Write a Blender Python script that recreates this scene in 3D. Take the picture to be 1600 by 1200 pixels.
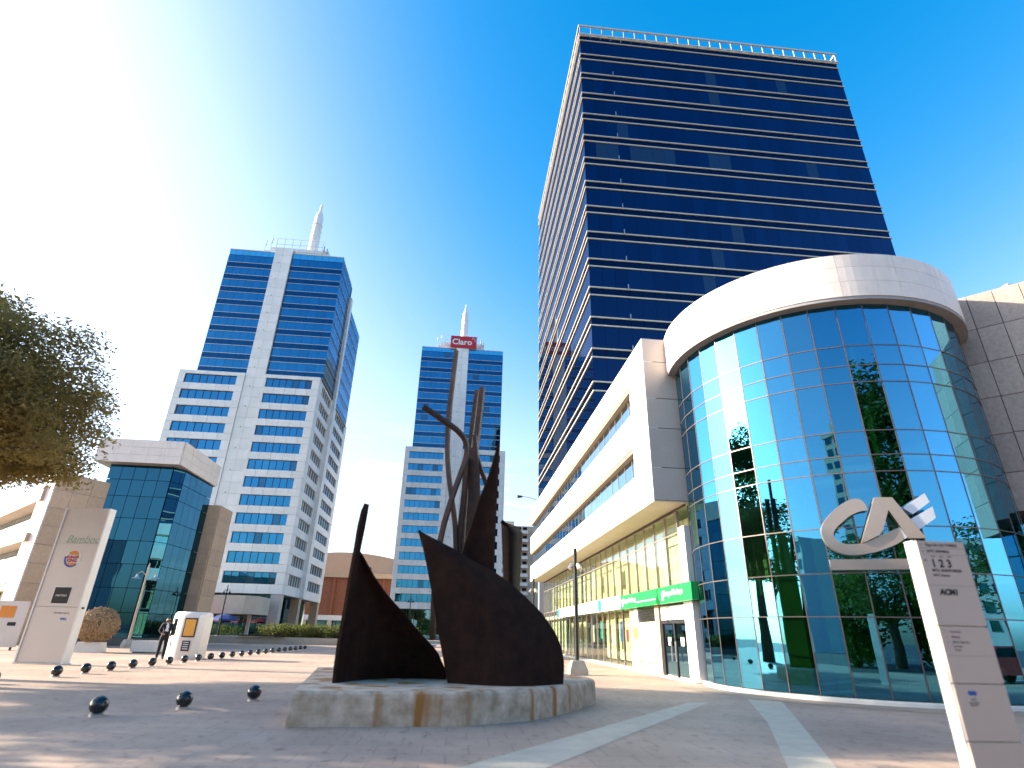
import bpy, bmesh, math, random
from mathutils import Vector, Matrix
import numpy as np

# ------------------------------------------------------------------ scene, camera, sky, sun
for o in list(bpy.data.objects):
    bpy.data.objects.remove(o)
scene = bpy.context.scene
COL = scene.collection
R = math.radians
random.seed(7)
RNG = np.random.default_rng(11)

# camera solved from the photograph's vanishing points (pixels of the 1600 x 1200 picture)
F_PX, EYE = 876.5, 1.4
def _n(v): return Vector(v).normalized()
_U = _n((50, 1963, -F_PX))
_Y = Vector((-93, -389, -F_PX)); _Y = (_Y - _U * _Y.dot(_U)).normalized()
_X = _Y.cross(_U)
CAMROT = Matrix((_X, _Y, _U))
cam_data = bpy.data.cameras.new('camera')
cam_data.sensor_width = 36.0
cam_data.lens = 36.0 * F_PX / 1600.0
cam_data.clip_start = 0.1
cam_data.clip_end = 4000
cam_data.dof.use_dof = True
cam_data.dof.focus_distance = 42.0
cam_data.dof.aperture_fstop = 0.6
cam = bpy.data.objects.new('camera', cam_data)
COL.objects.link(cam)
cam.matrix_world = Matrix.Translation((0, 0, EYE)) @ CAMROT.to_4x4()
scene.camera = cam

def ray(x, y): return (CAMROT @ Vector((x - 800, 600 - y, -F_PX))).normalized()
def at(x, y, Y):                       # the point of the place at depth Y behind a pixel
    d = ray(x, y); return Vector((0, 0, EYE)) + d * (Y / d.y)
def gr(x, y, z=0.0):
    d = ray(x, y); return Vector((0, 0, EYE)) + d * ((z - EYE) / d.z)

SUN_AZ, SUN_EL = R(-79), R(22)         # measured from +Y, negative = to the left
world = bpy.data.worlds.new('World'); scene.world = world; world.use_nodes = True
wn = world.node_tree.nodes; wl = world.node_tree.links; wn.clear()
w_out = wn.new('ShaderNodeOutputWorld'); w_bg = wn.new('ShaderNodeBackground')
sky = wn.new('ShaderNodeTexSky'); sky.sky_type = 'NISHITA'; sky.sun_disc = False
sky.sun_elevation = SUN_EL; sky.sun_rotation = SUN_AZ
sky.air_density = 1.0; sky.dust_density = 2.0; sky.ozone_density = 3.0; sky.altitude = 0
hs = wn.new('ShaderNodeHueSaturation'); hs.inputs['Saturation'].default_value = 1.5; hs.inputs['Hue'].default_value = .489
wl.new(sky.outputs[0], hs.inputs['Color'])
# towards the sun the haze takes the colour out of the sky
bw = wn.new('ShaderNodeRGBToBW'); hz_ = wn.new('ShaderNodeMapRange'); hz_.interpolation_type = 'SMOOTHSTEP'
hz_.inputs['From Min'].default_value = .8; hz_.inputs['From Max'].default_value = 2.3; hz_.inputs['To Max'].default_value = .8
h2 = wn.new('ShaderNodeHueSaturation'); h2.inputs['Saturation'].default_value = .75; h2.inputs['Hue'].default_value = .51
hm = wn.new('ShaderNodeMixRGB'); wl.new(sky.outputs[0], bw.inputs[0]); wl.new(bw.outputs[0], hz_.inputs[0]); wl.new(sky.outputs[0], h2.inputs['Color'])
wl.new(hz_.outputs[0], hm.inputs[0]); wl.new(hs.outputs[0], hm.inputs[1]); wl.new(h2.outputs[0], hm.inputs[2])
# thin wisps of cirrus low over the horizon
tc = wn.new('ShaderNodeTexCoord'); mp = wn.new('ShaderNodeMapping'); mp.inputs['Scale'].default_value = (2.2, 2.2, 16)
nz = wn.new('ShaderNodeTexNoise'); nz.inputs['Scale'].default_value = 1.6; nz.inputs['Detail'].default_value = 8; nz.inputs['Roughness'].default_value = .6
cr = wn.new('ShaderNodeValToRGB'); cr.color_ramp.elements[0].position = .56; cr.color_ramp.elements[1].position = .78
cr.color_ramp.elements[1].color = (.42, .42, .42, 1)
sx = wn.new('ShaderNodeSeparateXYZ'); mr = wn.new('ShaderNodeMapRange')
mr.inputs['From Min'].default_value = .36; mr.inputs['From Max'].default_value = .10
mu = wn.new('ShaderNodeMath'); mu.operation = 'MULTIPLY'
mx = wn.new('ShaderNodeMixRGB'); mx.inputs[2].default_value = (7.5, 7.3, 7.0, 1)
wl.new(tc.outputs['Generated'], mp.inputs[0]); wl.new(mp.outputs[0], nz.inputs[0]); wl.new(nz.outputs[0], cr.inputs[0])
wl.new(tc.outputs['Generated'], sx.inputs[0]); wl.new(sx.outputs[2], mr.inputs[0])
wl.new(cr.outputs[0], mu.inputs[0]); wl.new(mr.outputs[0], mu.inputs[1]); wl.new(mu.outputs[0], mx.inputs[0])
wl.new(hm.outputs[0], mx.inputs[1]); wl.new(mx.outputs[0], w_bg.inputs[0]); wl.new(w_bg.outputs[0], w_out.inputs[0])
w_bg.inputs[1].default_value = 0.15
sd = bpy.data.lights.new('sun', 'SUN'); sd.energy = 5.0; sd.angle = R(0.55); sd.color = (1.0, .87, .70)
so = bpy.data.objects.new('sun', sd); COL.objects.link(so)
S = Vector((math.sin(SUN_AZ) * math.cos(SUN_EL), math.cos(SUN_AZ) * math.cos(SUN_EL), math.sin(SUN_EL)))
so.rotation_euler = S.to_track_quat('Z', 'Y').to_euler(); so.location = (-30, 10, 40)

vs = scene.view_settings
vs.view_transform = 'Standard'; vs.look = 'None'; vs.gamma = 1.0; vs.use_curve_mapping = False; vs.exposure = 1.65
scene.render.engine = 'CYCLES'
cy = scene.cycles
cy.use_denoising = True; cy.max_bounces = 7; cy.glossy_bounces = 4; cy.transparent_max_bounces = 12; cy.diffuse_bounces = 3
cy.sample_clamp_indirect = 6; cy.caustics_reflective = False; cy.caustics_refractive = False; cy.use_adaptive_sampling = True

# ------------------------------------------------------------------ materials
MATS = {}
def mat(name, col, rough=.6, metal=0.0, var=.12, scale=1.0, bump=.0, bscale=20, spec=.4, col2=None, rand=0.0):
    m = bpy.data.materials.new(name); m.use_nodes = True
    n, l = m.node_tree.nodes, m.node_tree.links
    b = n['Principled BSDF']
    b.inputs['Roughness'].default_value = rough; b.inputs['Metallic'].default_value = metal
    b.inputs['Specular IOR Level'].default_value = spec
    geo = n.new('ShaderNodeNewGeometry')
    nz = n.new('ShaderNodeTexNoise'); nz.inputs['Scale'].default_value = scale; nz.inputs['Detail'].default_value = 7; nz.inputs['Roughness'].default_value = .62
    l.new(geo.outputs['Position'], nz.inputs['Vector'])
    ra = n.new('ShaderNodeValToRGB'); ra.color_ramp.elements[0].position = .3; ra.color_ramp.elements[1].position = .72
    c2 = col2 or tuple(c * (1 - 2 * var) for c in col)
    ra.color_ramp.elements[0].color = (*c2, 1); ra.color_ramp.elements[1].color = (*col, 1)
    l.new(nz.outputs[0], ra.inputs[0]); out = ra.outputs[0]
    if rand:
        oi = n.new('ShaderNodeObjectInfo'); mr = n.new('ShaderNodeMapRange')
        mr.inputs['To Min'].default_value = 1 - rand; mr.inputs['To Max'].default_value = 1.0 + rand * .4
        mm = n.new('ShaderNodeVectorMath'); mm.operation = 'SCALE'
        l.new(oi.outputs['Random'], mr.inputs[0]); l.new(out, mm.inputs[0]); l.new(mr.outputs[0], mm.inputs['Scale']); out = mm.outputs[0]
    l.new(out, b.inputs['Base Color'])
    if bump:
        n2 = n.new('ShaderNodeTexNoise'); n2.inputs['Scale'].default_value = bscale; n2.inputs['Detail'].default_value = 5
        bp = n.new('ShaderNodeBump'); bp.inputs['Strength'].default_value = bump; bp.inputs['Distance'].default_value = .02
        l.new(geo.outputs['Position'], n2.inputs['Vector']); l.new(n2.outputs[0], bp.inputs['Height']); l.new(bp.outputs[0], b.inputs['Normal'])
    MATS[name] = m; return m

def glass(name, refl, body, f0, f1=.95, transp=True, rough=.01, wave=.25, wscale=.35, rand=.15, power=2.2):
    """coated architectural glass: a mirror coat over a tinted see-through (or dark) pane"""
    m = bpy.data.materials.new(name); m.use_nodes = True
    n, l = m.node_tree.nodes, m.node_tree.links; n.clear()
    o = n.new('ShaderNodeOutputMaterial'); mixs = n.new('ShaderNodeMixShader'); g = n.new('ShaderNodeBsdfGlossy')
    g.inputs['Roughness'].default_value = rough; g.inputs['Color'].default_value = (*refl, 1)
    bd = n.new('ShaderNodeBsdfTransparent' if transp else 'ShaderNodeBsdfDiffuse'); bd.inputs['Color'].default_value = (*body, 1)
    lw = n.new('ShaderNodeLayerWeight'); lw.inputs['Blend'].default_value = .5
    pw = n.new('ShaderNodeMath'); pw.operation = 'POWER'; pw.inputs[1].default_value = power
    mr = n.new('ShaderNodeMapRange'); mr.inputs['To Min'].default_value = f0; mr.inputs['To Max'].default_value = f1
    l.new(lw.outputs['Facing'], pw.inputs[0]); l.new(pw.outputs[0], mr.inputs[0])
    p4 = n.new('ShaderNodeMath'); p4.operation = 'POWER'; p4.inputs[1].default_value = 6.5
    cm = n.new('ShaderNodeMixRGB'); cm.inputs[1].default_value = (*refl, 1); cm.inputs[2].default_value = (.88, .93, .97, 1)
    l.new(lw.outputs['Facing'], p4.inputs[0]); l.new(p4.outputs[0], cm.inputs[0]); l.new(cm.outputs[0], g.inputs['Color'])
    oi = n.new('ShaderNodeObjectInfo'); rr = n.new('ShaderNodeMapRange')
    rr.inputs['To Min'].default_value = 1 - rand; rr.inputs['To Max'].default_value = 1.0
    mm = n.new('ShaderNodeMath'); mm.operation = 'MULTIPLY'
    l.new(oi.outputs['Random'], rr.inputs[0]); l.new(mr.outputs[0], mm.inputs[0]); l.new(rr.outputs[0], mm.inputs[1])
    if wave:
        geo = n.new('ShaderNodeNewGeometry'); nz = n.new('ShaderNodeTexNoise'); nz.inputs['Scale'].default_value = wscale; nz.inputs['Detail'].default_value = 1
        bp = n.new('ShaderNodeBump'); bp.inputs['Strength'].default_value = wave; bp.inputs['Distance'].default_value = .03
        l.new(geo.outputs['Position'], nz.inputs['Vector']); l.new(nz.outputs[0], bp.inputs['Height']); l.new(bp.outputs[0], g.inputs['Normal'])
    l.new(mm.outputs[0], mixs.inputs[0]); l.new(bd.outputs[0], mixs.inputs[1]); l.new(g.outputs[0], mixs.inputs[2]); l.new(mixs.outputs[0], o.inputs[0])
    MATS[name] = m; return m

mat('white_clad', (.90, .85, .78), .45, var=.05, scale=.5, rand=.07)
mat('white_paint', (.80, .79, .76), .5, var=.04, scale=.8, rand=.04)
mat('grey_clad', (.56, .49, .44), .45, var=.05, scale=1.2, rand=.08)
mat('joint', (.12, .11, .10), .8)
mat('joint_pale', (.34, .33, .33), .8)
mat('granite', (.46, .38, .325), .55, var=.16, scale=9, rand=.16, bump=.15, bscale=60)
mat('brown_stone', (.56, .40, .27), .6, var=.10, scale=5, rand=.10, bump=.1, bscale=40)
mat('drum_stone', (.80, .70, .62), .55, var=.05, scale=2.0, rand=.03)
mat('soffit', (.62, .52, .40), .6, var=.06, rand=.05)
mat('bounce_tan', (.40, .28, .17), .55, var=.08)  # warm bounced light on white window reveals, put into a tan colour
mat('band_metal', (.64, .57, .48), .5, metal=0, var=.06, scale=2)
mat('frame_metal', (.55, .52, .50), .35, metal=.7, var=.05)
mat('mullion_dark', (.05, .05, .06), .4, metal=.4, var=.1)
mat('mullion_thin', (.16, .13, .12), .4, metal=.4, var=.1)
mat('mullion_pink', (.42, .34, .30), .4, metal=.5, var=.08)
mat('core_dark', (.012, .016, .03), .7)
mat('interior', (.50, .58, .40), .8, var=.2, scale=.8)
mat('green_col', (.42, .66, .36), .5, var=.05)
mat('curtain', (.80, .80, .60), .8, var=.08, scale=1.5, rand=.14)
mat('rust', (.034, .0135, .008), .8, metal=0, var=.25, scale=3.2, col2=(.014, .006, .004), bump=.35, bscale=26, spec=.12)
def streaks(name, col, sc, lo, hi):
    m = MATS[name]; n, l = m.node_tree.nodes, m.node_tree.links; b = n['Principled BSDF']; src = b.inputs['Base Color'].links[0].from_socket
    geo = n.new('ShaderNodeNewGeometry'); mp = n.new('ShaderNodeMapping'); mp.inputs['Scale'].default_value = sc
    nz = n.new('ShaderNodeTexNoise'); nz.inputs['Scale'].default_value = 1; nz.inputs['Detail'].default_value = 6; nz.inputs['Roughness'].default_value = .7
    ra = n.new('ShaderNodeValToRGB'); ra.color_ramp.elements[0].position = lo; ra.color_ramp.elements[1].position = hi
    mm = n.new('ShaderNodeMixRGB'); mm.inputs[2].default_value = (*col, 1)
    l.new(geo.outputs['Position'], mp.inputs[0]); l.new(mp.outputs[0], nz.inputs[0]); l.new(nz.outputs[0], ra.inputs[0]); l.new(ra.outputs[0], mm.inputs[0]); l.new(src, mm.inputs[1]); l.new(mm.outputs[0], b.inputs['Base Color'])
streaks('rust', (.040, .015, .007), (5, 5, .7), .50, .80)
streaks('white_paint', (.62, .58, .52), (2.2, 2.2, .25), .56, .85)
streaks('white_clad', (.70, .66, .60), (1.2, 1.2, .12), .56, .9)
streaks('drum_stone', (.56, .46, .39), (2.5, 2.5, .3), .52, .85)
mat('rust_bar', (.075, .028, .013), .6, metal=.0, var=.2, scale=5, col2=(.022, .009, .006), bump=.2, bscale=40)
mat('black_gloss', (.010, .011, .016), .12, var=.05, spec=.6)
mat('black_metal', (.016, .016, .018), .4, metal=.3)
mat('totem_taupe', (.54, .44, .38), .42, metal=.1, var=.04, scale=.7)
mat('totem_grey', (.64, .57, .52), .38, metal=.15, var=.04, scale=.7)
mat('totem_white', (.80, .78, .74), .4, var=.03)
mat('logo_shaded', (.50, .39, .32), .28, metal=.55, var=.04, scale=2)  # aluminium of the logo as it looks in shade, put into the colour
mat('logo_lit', (.72, .74, .80), .3, metal=.4, var=.03)  # same aluminium where the light strikes it, brightness put into the colour
mat('ink', (.012, .012, .014), .6)
mat('ink_grey', (.13, .13, .14), .6)
mat('sign_green', (.015, .34, .07), .35, var=.04)
mat('sign_red', (.55, .018, .022), .4, var=.05)
mat('teal', (.02, .40, .42), .4)
mat('logo_blue', (.02, .10, .42), .4)
mat('logo_orange', (.80, .28, .04), .4)
mat('logo_red', (.50, .02, .02), .4)
mat('script_green', (.25, .42, .30), .5)
mat('white_ink', (.85, .85, .84), .5)
mat('brick', (.30, .105, .055), .75, var=.12, scale=2)
mat('beige_roof', (.60, .42, .27), .7, var=.05, scale=.2)
mat('bark', (.10, .07, .05), .9, var=.25, scale=6, bump=.5)
mat('leaf_dark', (.30, .245, .10), .6, var=.25, scale=1.4, col2=(.14, .115, .048), spec=.25)
mat('leaf_green', (.060, .095, .022), .55, var=.25, scale=1.6, col2=(.028, .05, .012), spec=.3)
mat('leaf_hedge', (.10, .11, .03), .6, var=.25, scale=2.5, col2=(.04, .055, .015))
mat('wicker', (.64, .44, .25), .7, var=.3, scale=14)
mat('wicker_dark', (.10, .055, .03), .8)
mat('concrete', (.42, .38, .33), .8, var=.12, scale=3, bump=.2)
mat('plastic_white', (.80, .76, .70), .35, var=.03)
mat('screen_yellow', (.80, .46, .02), .3, var=.2, scale=3, col2=(.85, .34, .12))
mat('suit', (.010, .011, .016), .8)
mat('skin', (.45, .26, .18), .6)
mat('shirt', (.75, .76, .80), .7)
mat('hair', (.02, .014, .01), .7)
mat('umbrella_red', (.36, .02, .02), .7)
mat('umbrella_blue', (.02, .06, .22), .7)
mat('stripe', (.52, .46, .365), .7, var=.12, scale=2.5, bump=.1)
mat('kerb_white', (.74, .70, .64), .6, var=.08, scale=2)
mat('paver_brown', (.36, .29, .22), .8, var=.15, scale=4, bump=.2, bscale=14)
mat('asphalt', (.055, .055, .06), .85, var=.15, scale=3, bump=.2)
mat('car_red', (.30, .015, .015), .25, var=.02, spec=.7)
mat('tyre', (.015, .015, .015), .8)
glass('tower_glass_blind', (.05, .12, .24), (.022, .045, .065), .36, .95, False, wave=.22, rand=.3)
glass('tower_glass', (.038, .105, .24), (.002, .005, .018), .40, .95, False, wave=.22, rand=.22)
glass('tower_spandrel', (.024, .06, .14), (.001, .003, .01), .36, .85, False, wave=.1, rand=.12)
glass('office_glass_blind', (.04, .22, .40), (.05, .08, .10), .45, .95, False, wave=.2, rand=.3)
glass('office_glass', (.06, .31, .54), (.002, .012, .035), .62, .95, False, wave=.22, rand=.14)
glass('office_spandrel', (.028, .15, .30), (.002, .008, .02), .5, .9, False, wave=.12, rand=.12)
glass('drum_glass', (.15, .56, .90), (.30, .52, .33), .38, .92, True, wave=.07, wscale=.8, rand=.08, power=1.8)
glass('ribbon_glass', (.62, .84, 1.0), (.35, .48, .45), .42, .95, True, wave=.3, rand=.18)
glass('shop_glass', (.95, .98, .95), (.94, .98, .88), .12, .8, True, wave=.3, rand=.2, power=4)
glass('lobby_glass', (.30, .62, .80), (.10, .26, .20), .50, .95, True, wave=.3, rand=.15)
glass('rail_glass', (.15, .5, .8), (.05, .35, .45), .6, .95, False, rand=.2)

def leafy(name):
    m = MATS[name]; n, l = m.node_tree.nodes, m.node_tree.links; b = n['Principled BSDF']; o = n['Material Output']
    tr = n.new('ShaderNodeBsdfTranslucent'); mx = n.new('ShaderNodeMixShader'); mx.inputs[0].default_value = .5
    sc = n.new('ShaderNodeVectorMath'); sc.operation = 'MULTIPLY'; sc.inputs[1].default_value = (1.5, 1.45, .9)
    l.new(b.inputs['Base Color'].links[0].from_socket, sc.inputs[0]); l.new(sc.outputs[0], tr.inputs[0])
    l.new(b.outputs[0], mx.inputs[1]); l.new(tr.outputs[0], mx.inputs[2]); l.new(mx.outputs[0], o.inputs[0])
for k in ('leaf_dark', 'leaf_green', 'leaf_hedge'): leafy(k)

def ground_material():
    m = bpy.data.materials.new('plaza_paving'); m.use_nodes = True
    n, l = m.node_tree.nodes, m.node_tree.links; b = n['Principled BSDF']
    b.inputs['Roughness'].default_value = .72; b.inputs['Specular IOR Level'].default_value = .3
    geo = n.new('ShaderNodeNewGeometry')
    br = n.new('ShaderNodeTexBrick'); br.offset = .5
    br.inputs['Scale'].default_value = 1.0; br.inputs['Brick Width'].default_value = .6; br.inputs['Row Height'].default_value = .6
    br.inputs['Mortar Size'].default_value = .008; br.inputs['Mortar Smooth'].default_value = .3
    br.inputs['Color1'].default_value = (.47, .345, .262, 1); br.inputs['Color2'].default_value = (.452, .33, .25, 1); br.inputs['Mortar'].default_value = (.29, .22, .175, 1)
    nz = n.new('ShaderNodeTexNoise'); nz.inputs['Scale'].default_value = .35; nz.inputs['Detail'].default_value = 9; nz.inputs['Roughness'].default_value = .65
    ra = n.new('ShaderNodeValToRGB'); ra.color_ramp.elements[0].position = .3; ra.color_ramp.elements[0].color = (.62, .62, .64, 1)
    ra.color_ramp.elements[1].position = .65; ra.color_ramp.elements[1].color = (1, 1, 1, 1)
    mm = n.new('ShaderNodeMixRGB'); mm.blend_type = 'MULTIPLY'; mm.inputs[0].default_value = 1
    l.new(geo.outputs['Position'], br.inputs['Vector']); l.new(geo.outputs['Position'], nz.inputs['Vector'])
    l.new(nz.outputs[0], ra.inputs[0]); l.new(br.outputs['Color'], mm.inputs[1]); l.new(ra.outputs[0], mm.inputs[2]); l.new(mm.outputs[0], b.inputs['Base Color'])
    n3 = n.new('ShaderNodeTexNoise'); n3.inputs['Scale'].default_value = 5.5; n3.inputs['Detail'].default_value = 3
    r3 = n.new('ShaderNodeValToRGB'); r3.color_ramp.elements[0].position = .30; r3.color_ramp.elements[0].color = (.62, .60, .58, 1); r3.color_ramp.elements[1].position = .40
    m3 = n.new('ShaderNodeMixRGB'); m3.blend_type = 'MULTIPLY'; m3.inputs[0].default_value = 1
    l.new(geo.outputs['Position'], n3.inputs['Vector']); l.new(n3.outputs[0], r3.inputs[0]); l.new(mm.outputs[0], m3.inputs[1]); l.new(r3.outputs[0], m3.inputs[2]); l.new(m3.outputs[0], b.inputs['Base Color'])
    bp = n.new('ShaderNodeBump'); bp.inputs['Strength'].default_value = .3; bp.inputs['Distance'].default_value = .004
    l.new(br.outputs['Fac'], bp.inputs['Height']); bp.invert = True; l.new(bp.outputs[0], b.inputs['Normal'])
    MATS['plaza_paving'] = m
ground_material()

def plinth_material():
    m = mat('plinth_concrete', (.76, .57, .43), .85, var=.2, scale=3.5, col2=(.36, .24, .15), bump=.2, bscale=18)
    n, l = m.node_tree.nodes, m.node_tree.links; b = n['Principled BSDF']
    src = b.inputs['Base Color'].links[0].from_socket
    geo = n.new('ShaderNodeNewGeometry'); mp = n.new('ShaderNodeMapping'); mp.inputs['Scale'].default_value = (1.5, 1.5, .08)
    nz = n.new('ShaderNodeTexNoise'); nz.inputs['Scale'].default_value = 1.0; nz.inputs['Detail'].default_value = 4
    ra = n.new('ShaderNodeValToRGB'); ra.color_ramp.elements[0].position = .54; ra.color_ramp.elements[1].position = .61
    mm = n.new('ShaderNodeMixRGB'); mm.inputs[2].default_value = (.36, .15, .035, 1)
    l.new(geo.outputs['Position'], mp.inputs[0]); l.new(mp.outputs[0], nz.inputs[0]); l.new(nz.outputs[0], ra.inputs[0])
    l.new(ra.outputs[0], mm.inputs[0]); l.new(src, mm.inputs[1]); l.new(mm.outputs[0], b.inputs['Base Color'])
plinth_material()

# ------------------------------------------------------------------ helpers
def tag(o, label=None, cat=None, group=None, kind=None):
    if label: o['label'] = label
    if cat: o['category'] = cat
    if group: o['group'] = group
    if kind: o['kind'] = kind
    return o
WL = {}                                # world position of every object that parents others (none is turned or scaled)
def wloc(o): return WL.get(o.name, Vector((0, 0, 0)))
def thing(name, loc, label, cat, group=None):
    o = bpy.data.objects.new(name, None); o.empty_display_size = .3; COL.objects.link(o)
    o.location = loc; WL[o.name] = Vector(loc)
    return tag(o, label, cat, group)
def link(name, mesh, parent=None, M=None):
    o = bpy.data.objects.new(name, mesh); COL.objects.link(o)
    M = M.copy() if M is not None else Matrix.Identity(4)
    if parent is not None:
        o.parent = parent; M = Matrix.Translation(-wloc(parent)) @ M
        WL[o.name] = Vector((0, 0, 0)) + wloc(parent) + M.translation if M == Matrix.Translation(M.translation) else wloc(parent)
    else:
        WL[o.name] = M.translation.copy()
    o.matrix_basis = M
    return o
_UB = {}
def ubox(m):
    if m not in _UB:
        me = bpy.data.meshes.new('unit_' + m)
        v = [(x, y, z) for z in (0, 1) for y in (0, 1) for x in (0, 1)]
        me.from_pydata(v, [], [(0, 2, 3, 1), (4, 5, 7, 6), (0, 1, 5, 4), (2, 6, 7, 3), (0, 4, 6, 2), (1, 3, 7, 5)])
        me.materials.append(MATS[m]); _UB[m] = me
    return _UB[m]
def pbox(name, m, parent, o, ax, ay, az, tilt=0.0):
    """a slab: corner o and its three edge vectors, all sharing one mesh per material"""
    o, ax, ay, az = map(Vector, (o, ax, ay, az))
    if tilt:
        o = o + ay * random.uniform(-tilt, tilt)
        ax = ax + ay.normalized() * ax.length * random.uniform(-tilt, tilt) * .12
        az = az + ay.normalized() * az.length * random.uniform(-tilt, tilt) * .12
    M = Matrix(((ax.x, ay.x, az.x, o.x), (ax.y, ay.y, az.y, o.y), (ax.z, ay.z, az.z, o.z), (0, 0, 0, 1)))
    return link(name, ubox(m), parent, M)
def abox(name, m, parent, x0, x1, y0, y1, z0, z1):
    return pbox(name, m, parent, (x0, y0, z0), (x1 - x0, 0, 0), (0, y1 - y0, 0), (0, 0, z1 - z0))
def frange(a, b, n): return [a + (b - a) * i / n for i in range(n + 1)]
def panels(name, m, parent, o, u, n, ucuts, vcuts, depth=.06, gap=.03, tilt=0.0):
    """a field of slabs on a wall through o along unit u, facing n; cuts in metres"""
    o, u, n = Vector(o), Vector(u), Vector(n); r = []
    for v0, v1 in zip(vcuts[:-1], vcuts[1:]):
        for u0, u1 in zip(ucuts[:-1], ucuts[1:]):
            r.append(pbox(name, m, parent, o + u * (u0 + gap / 2) + Vector((0, 0, v0 + gap / 2)), u * (u1 - u0 - gap), n * depth, (0, 0, v1 - v0 - gap), tilt))
    return r

class MB:
    def __init__(s): s.v = []; s.f = []; s.mi = []; s.cur = 0
    def add(s, vs, fs):
        k = len(s.v); s.v += [tuple(v) for v in vs]; s.f += [tuple(i + k for i in f) for f in fs]; s.mi += [s.cur] * len(fs); return s
    def slab(s, o, ax, ay, az):
        o, ax, ay, az = map(Vector, (o, ax, ay, az))
        p = [o + ax * i + ay * j + az * k for k in (0, 1) for j in (0, 1) for i in (0, 1)]
        return s.add(p, [(0, 2, 3, 1), (4, 5, 7, 6), (0, 1, 5, 4), (2, 6, 7, 3), (0, 4, 6, 2), (1, 3, 7, 5)])
    def box(s, x0, x1, y0, y1, z0, z1): return s.slab((x0, y0, z0), (x1 - x0, 0, 0), (0, y1 - y0, 0), (0, 0, z1 - z0))
    def prism(s, pts, z0, z1):
        k = len(pts); vs = [(x, y, z0) for x, y in pts] + [(x, y, z1) for x, y in pts]
        return s.add(vs, [tuple(reversed(range(k))), tuple(range(k, 2 * k))] + [(i, (i + 1) % k, (i + 1) % k + k, i + k) for i in range(k)])
    def lathe(s, prof, c=(0, 0, 0), seg=24, a0=0.0, a1=None, close=True):
        full = a1 is None; a1 = 2 * math.pi if full else a1
        nseg = seg if full else seg + 1
        vs = [(c[0] + r * math.cos(a0 + (a1 - a0) * i / seg), c[1] + r * math.sin(a0 + (a1 - a0) * i / seg), c[2] + z) for r, z in prof for i in range(nseg)]
        fs = []
        for j in range(len(prof) - 1):
            for i in range(seg):
                i2 = (i + 1) % seg if full else i + 1
                fs.append((j * nseg + i, j * nseg + i2, (j + 1) * nseg + i2, (j + 1) * nseg + i))
        return s.add(vs, fs)
    def tube(s, pts, rad, seg=8, cap=True):
        pts = [Vector(p) for p in pts]; rad = rad if isinstance(rad, (list, tuple)) else [rad] * len(pts)
        vs = []; ref = None
        for i, p in enumerate(pts):
            t = (pts[min(i + 1, len(pts) - 1)] - pts[max(i - 1, 0)]).normalized()
            if ref is None: ref = t.orthogonal().normalized()
            a = (ref - t * ref.dot(t)).normalized(); ref = a; b = t.cross(a)
            vs += [p + (a * math.cos(2 * math.pi * k / seg) + b * math.sin(2 * math.pi * k / seg)) * rad[i] for k in range(seg)]
        fs = [(i * seg + k, i * seg + (k + 1) % seg, (i + 1) * seg + (k + 1) % seg, (i + 1) * seg + k) for i in range(len(pts) - 1) for k in range(seg)]
        if cap: fs += [tuple(reversed(range(seg))), tuple(range((len(pts) - 1) * seg, len(pts) * seg))]
        return s.add(vs, fs)
    def strip(s, pts, w, t, wdir):
        """a bar of rectangular section w x t along pts; wdir = direction of its width"""
        vs = []; wd = Vector(wdir).normalized()
        for i, p in enumerate(pts):
            p = Vector(p); tg = (Vector(pts[min(i + 1, len(pts) - 1)]) - Vector(pts[max(i - 1, 0)])).normalized()
            a = (wd - tg * wd.dot(tg)).normalized(); b = tg.cross(a)
            ww = w[i] if isinstance(w, (list, tuple)) else w
            vs += [p + a * ww / 2 + b * t / 2, p - a * ww / 2 + b * t / 2, p - a * ww / 2 - b * t / 2, p + a * ww / 2 - b * t / 2]
        k = len(pts)
        fs = [(i * 4 + j, i * 4 + (j + 1) % 4, (i + 1) * 4 + (j + 1) % 4, (i + 1) * 4 + j) for i in range(k - 1) for j in range(4)]
        return s.add(vs, fs + [(3, 2, 1, 0), tuple(range(4 * k - 4, 4 * k))])
    def ball(s, c, r, seg=24, rings=14, zs=1.0, flat=None):
        vs = [(c[0], c[1], c[2] - r * zs)]; fs = []
        for j in range(1, rings):
            a = -math.pi / 2 + math.pi * j / rings
            vs += [(c[0] + r * math.cos(a) * math.cos(2 * math.pi * i / seg), c[1] + r * math.cos(a) * math.sin(2 * math.pi * i / seg), c[2] + r * zs * math.sin(a)) for i in range(seg)]
        vs.append((c[0], c[1], c[2] + r * zs)); L = len(vs) - 1
        fs += [(0, 1 + (i + 1) % seg, 1 + i) for i in range(seg)]
        for j in range(rings - 2):
            fs += [(1 + j * seg + i, 1 + j * seg + (i + 1) % seg, 1 + (j + 1) * seg + (i + 1) % seg, 1 + (j + 1) * seg + i) for i in range(seg)]
        b = 1 + (rings - 2) * seg
        fs += [(b + i, b + (i + 1) % seg, L) for i in range(seg)]
        return s.add(vs, fs)
    def mesh(s, name, mats, smooth=False, org=None):
        me = bpy.data.meshes.new(name)
        v = s.v if org is None else [(x - org[0], y - org[1], z - org[2]) for x, y, z in s.v]
        me.from_pydata(v, [], s.f)
        for m in ([mats] if isinstance(mats, str) else mats): me.materials.append(MATS[m])
        me.polygons.foreach_set('material_index', s.mi)
        bm = bmesh.new(); bm.from_mesh(me); bmesh.ops.recalc_face_normals(bm, faces=bm.faces); bm.to_mesh(me); bm.free()
        if smooth:
            me.polygons.foreach_set('use_smooth', [True] * len(me.polygons))
            try: me.set_sharp_from_angle(angle=R(40))
            except Exception: pass
        me.update(); return me
    def build(s, name, mats, parent=None, smooth=False, org=None):
        me = s.mesh(name, mats, smooth, org)
        return link(name, me, parent, Matrix.Translation(org) if org is not None else None)

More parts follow.
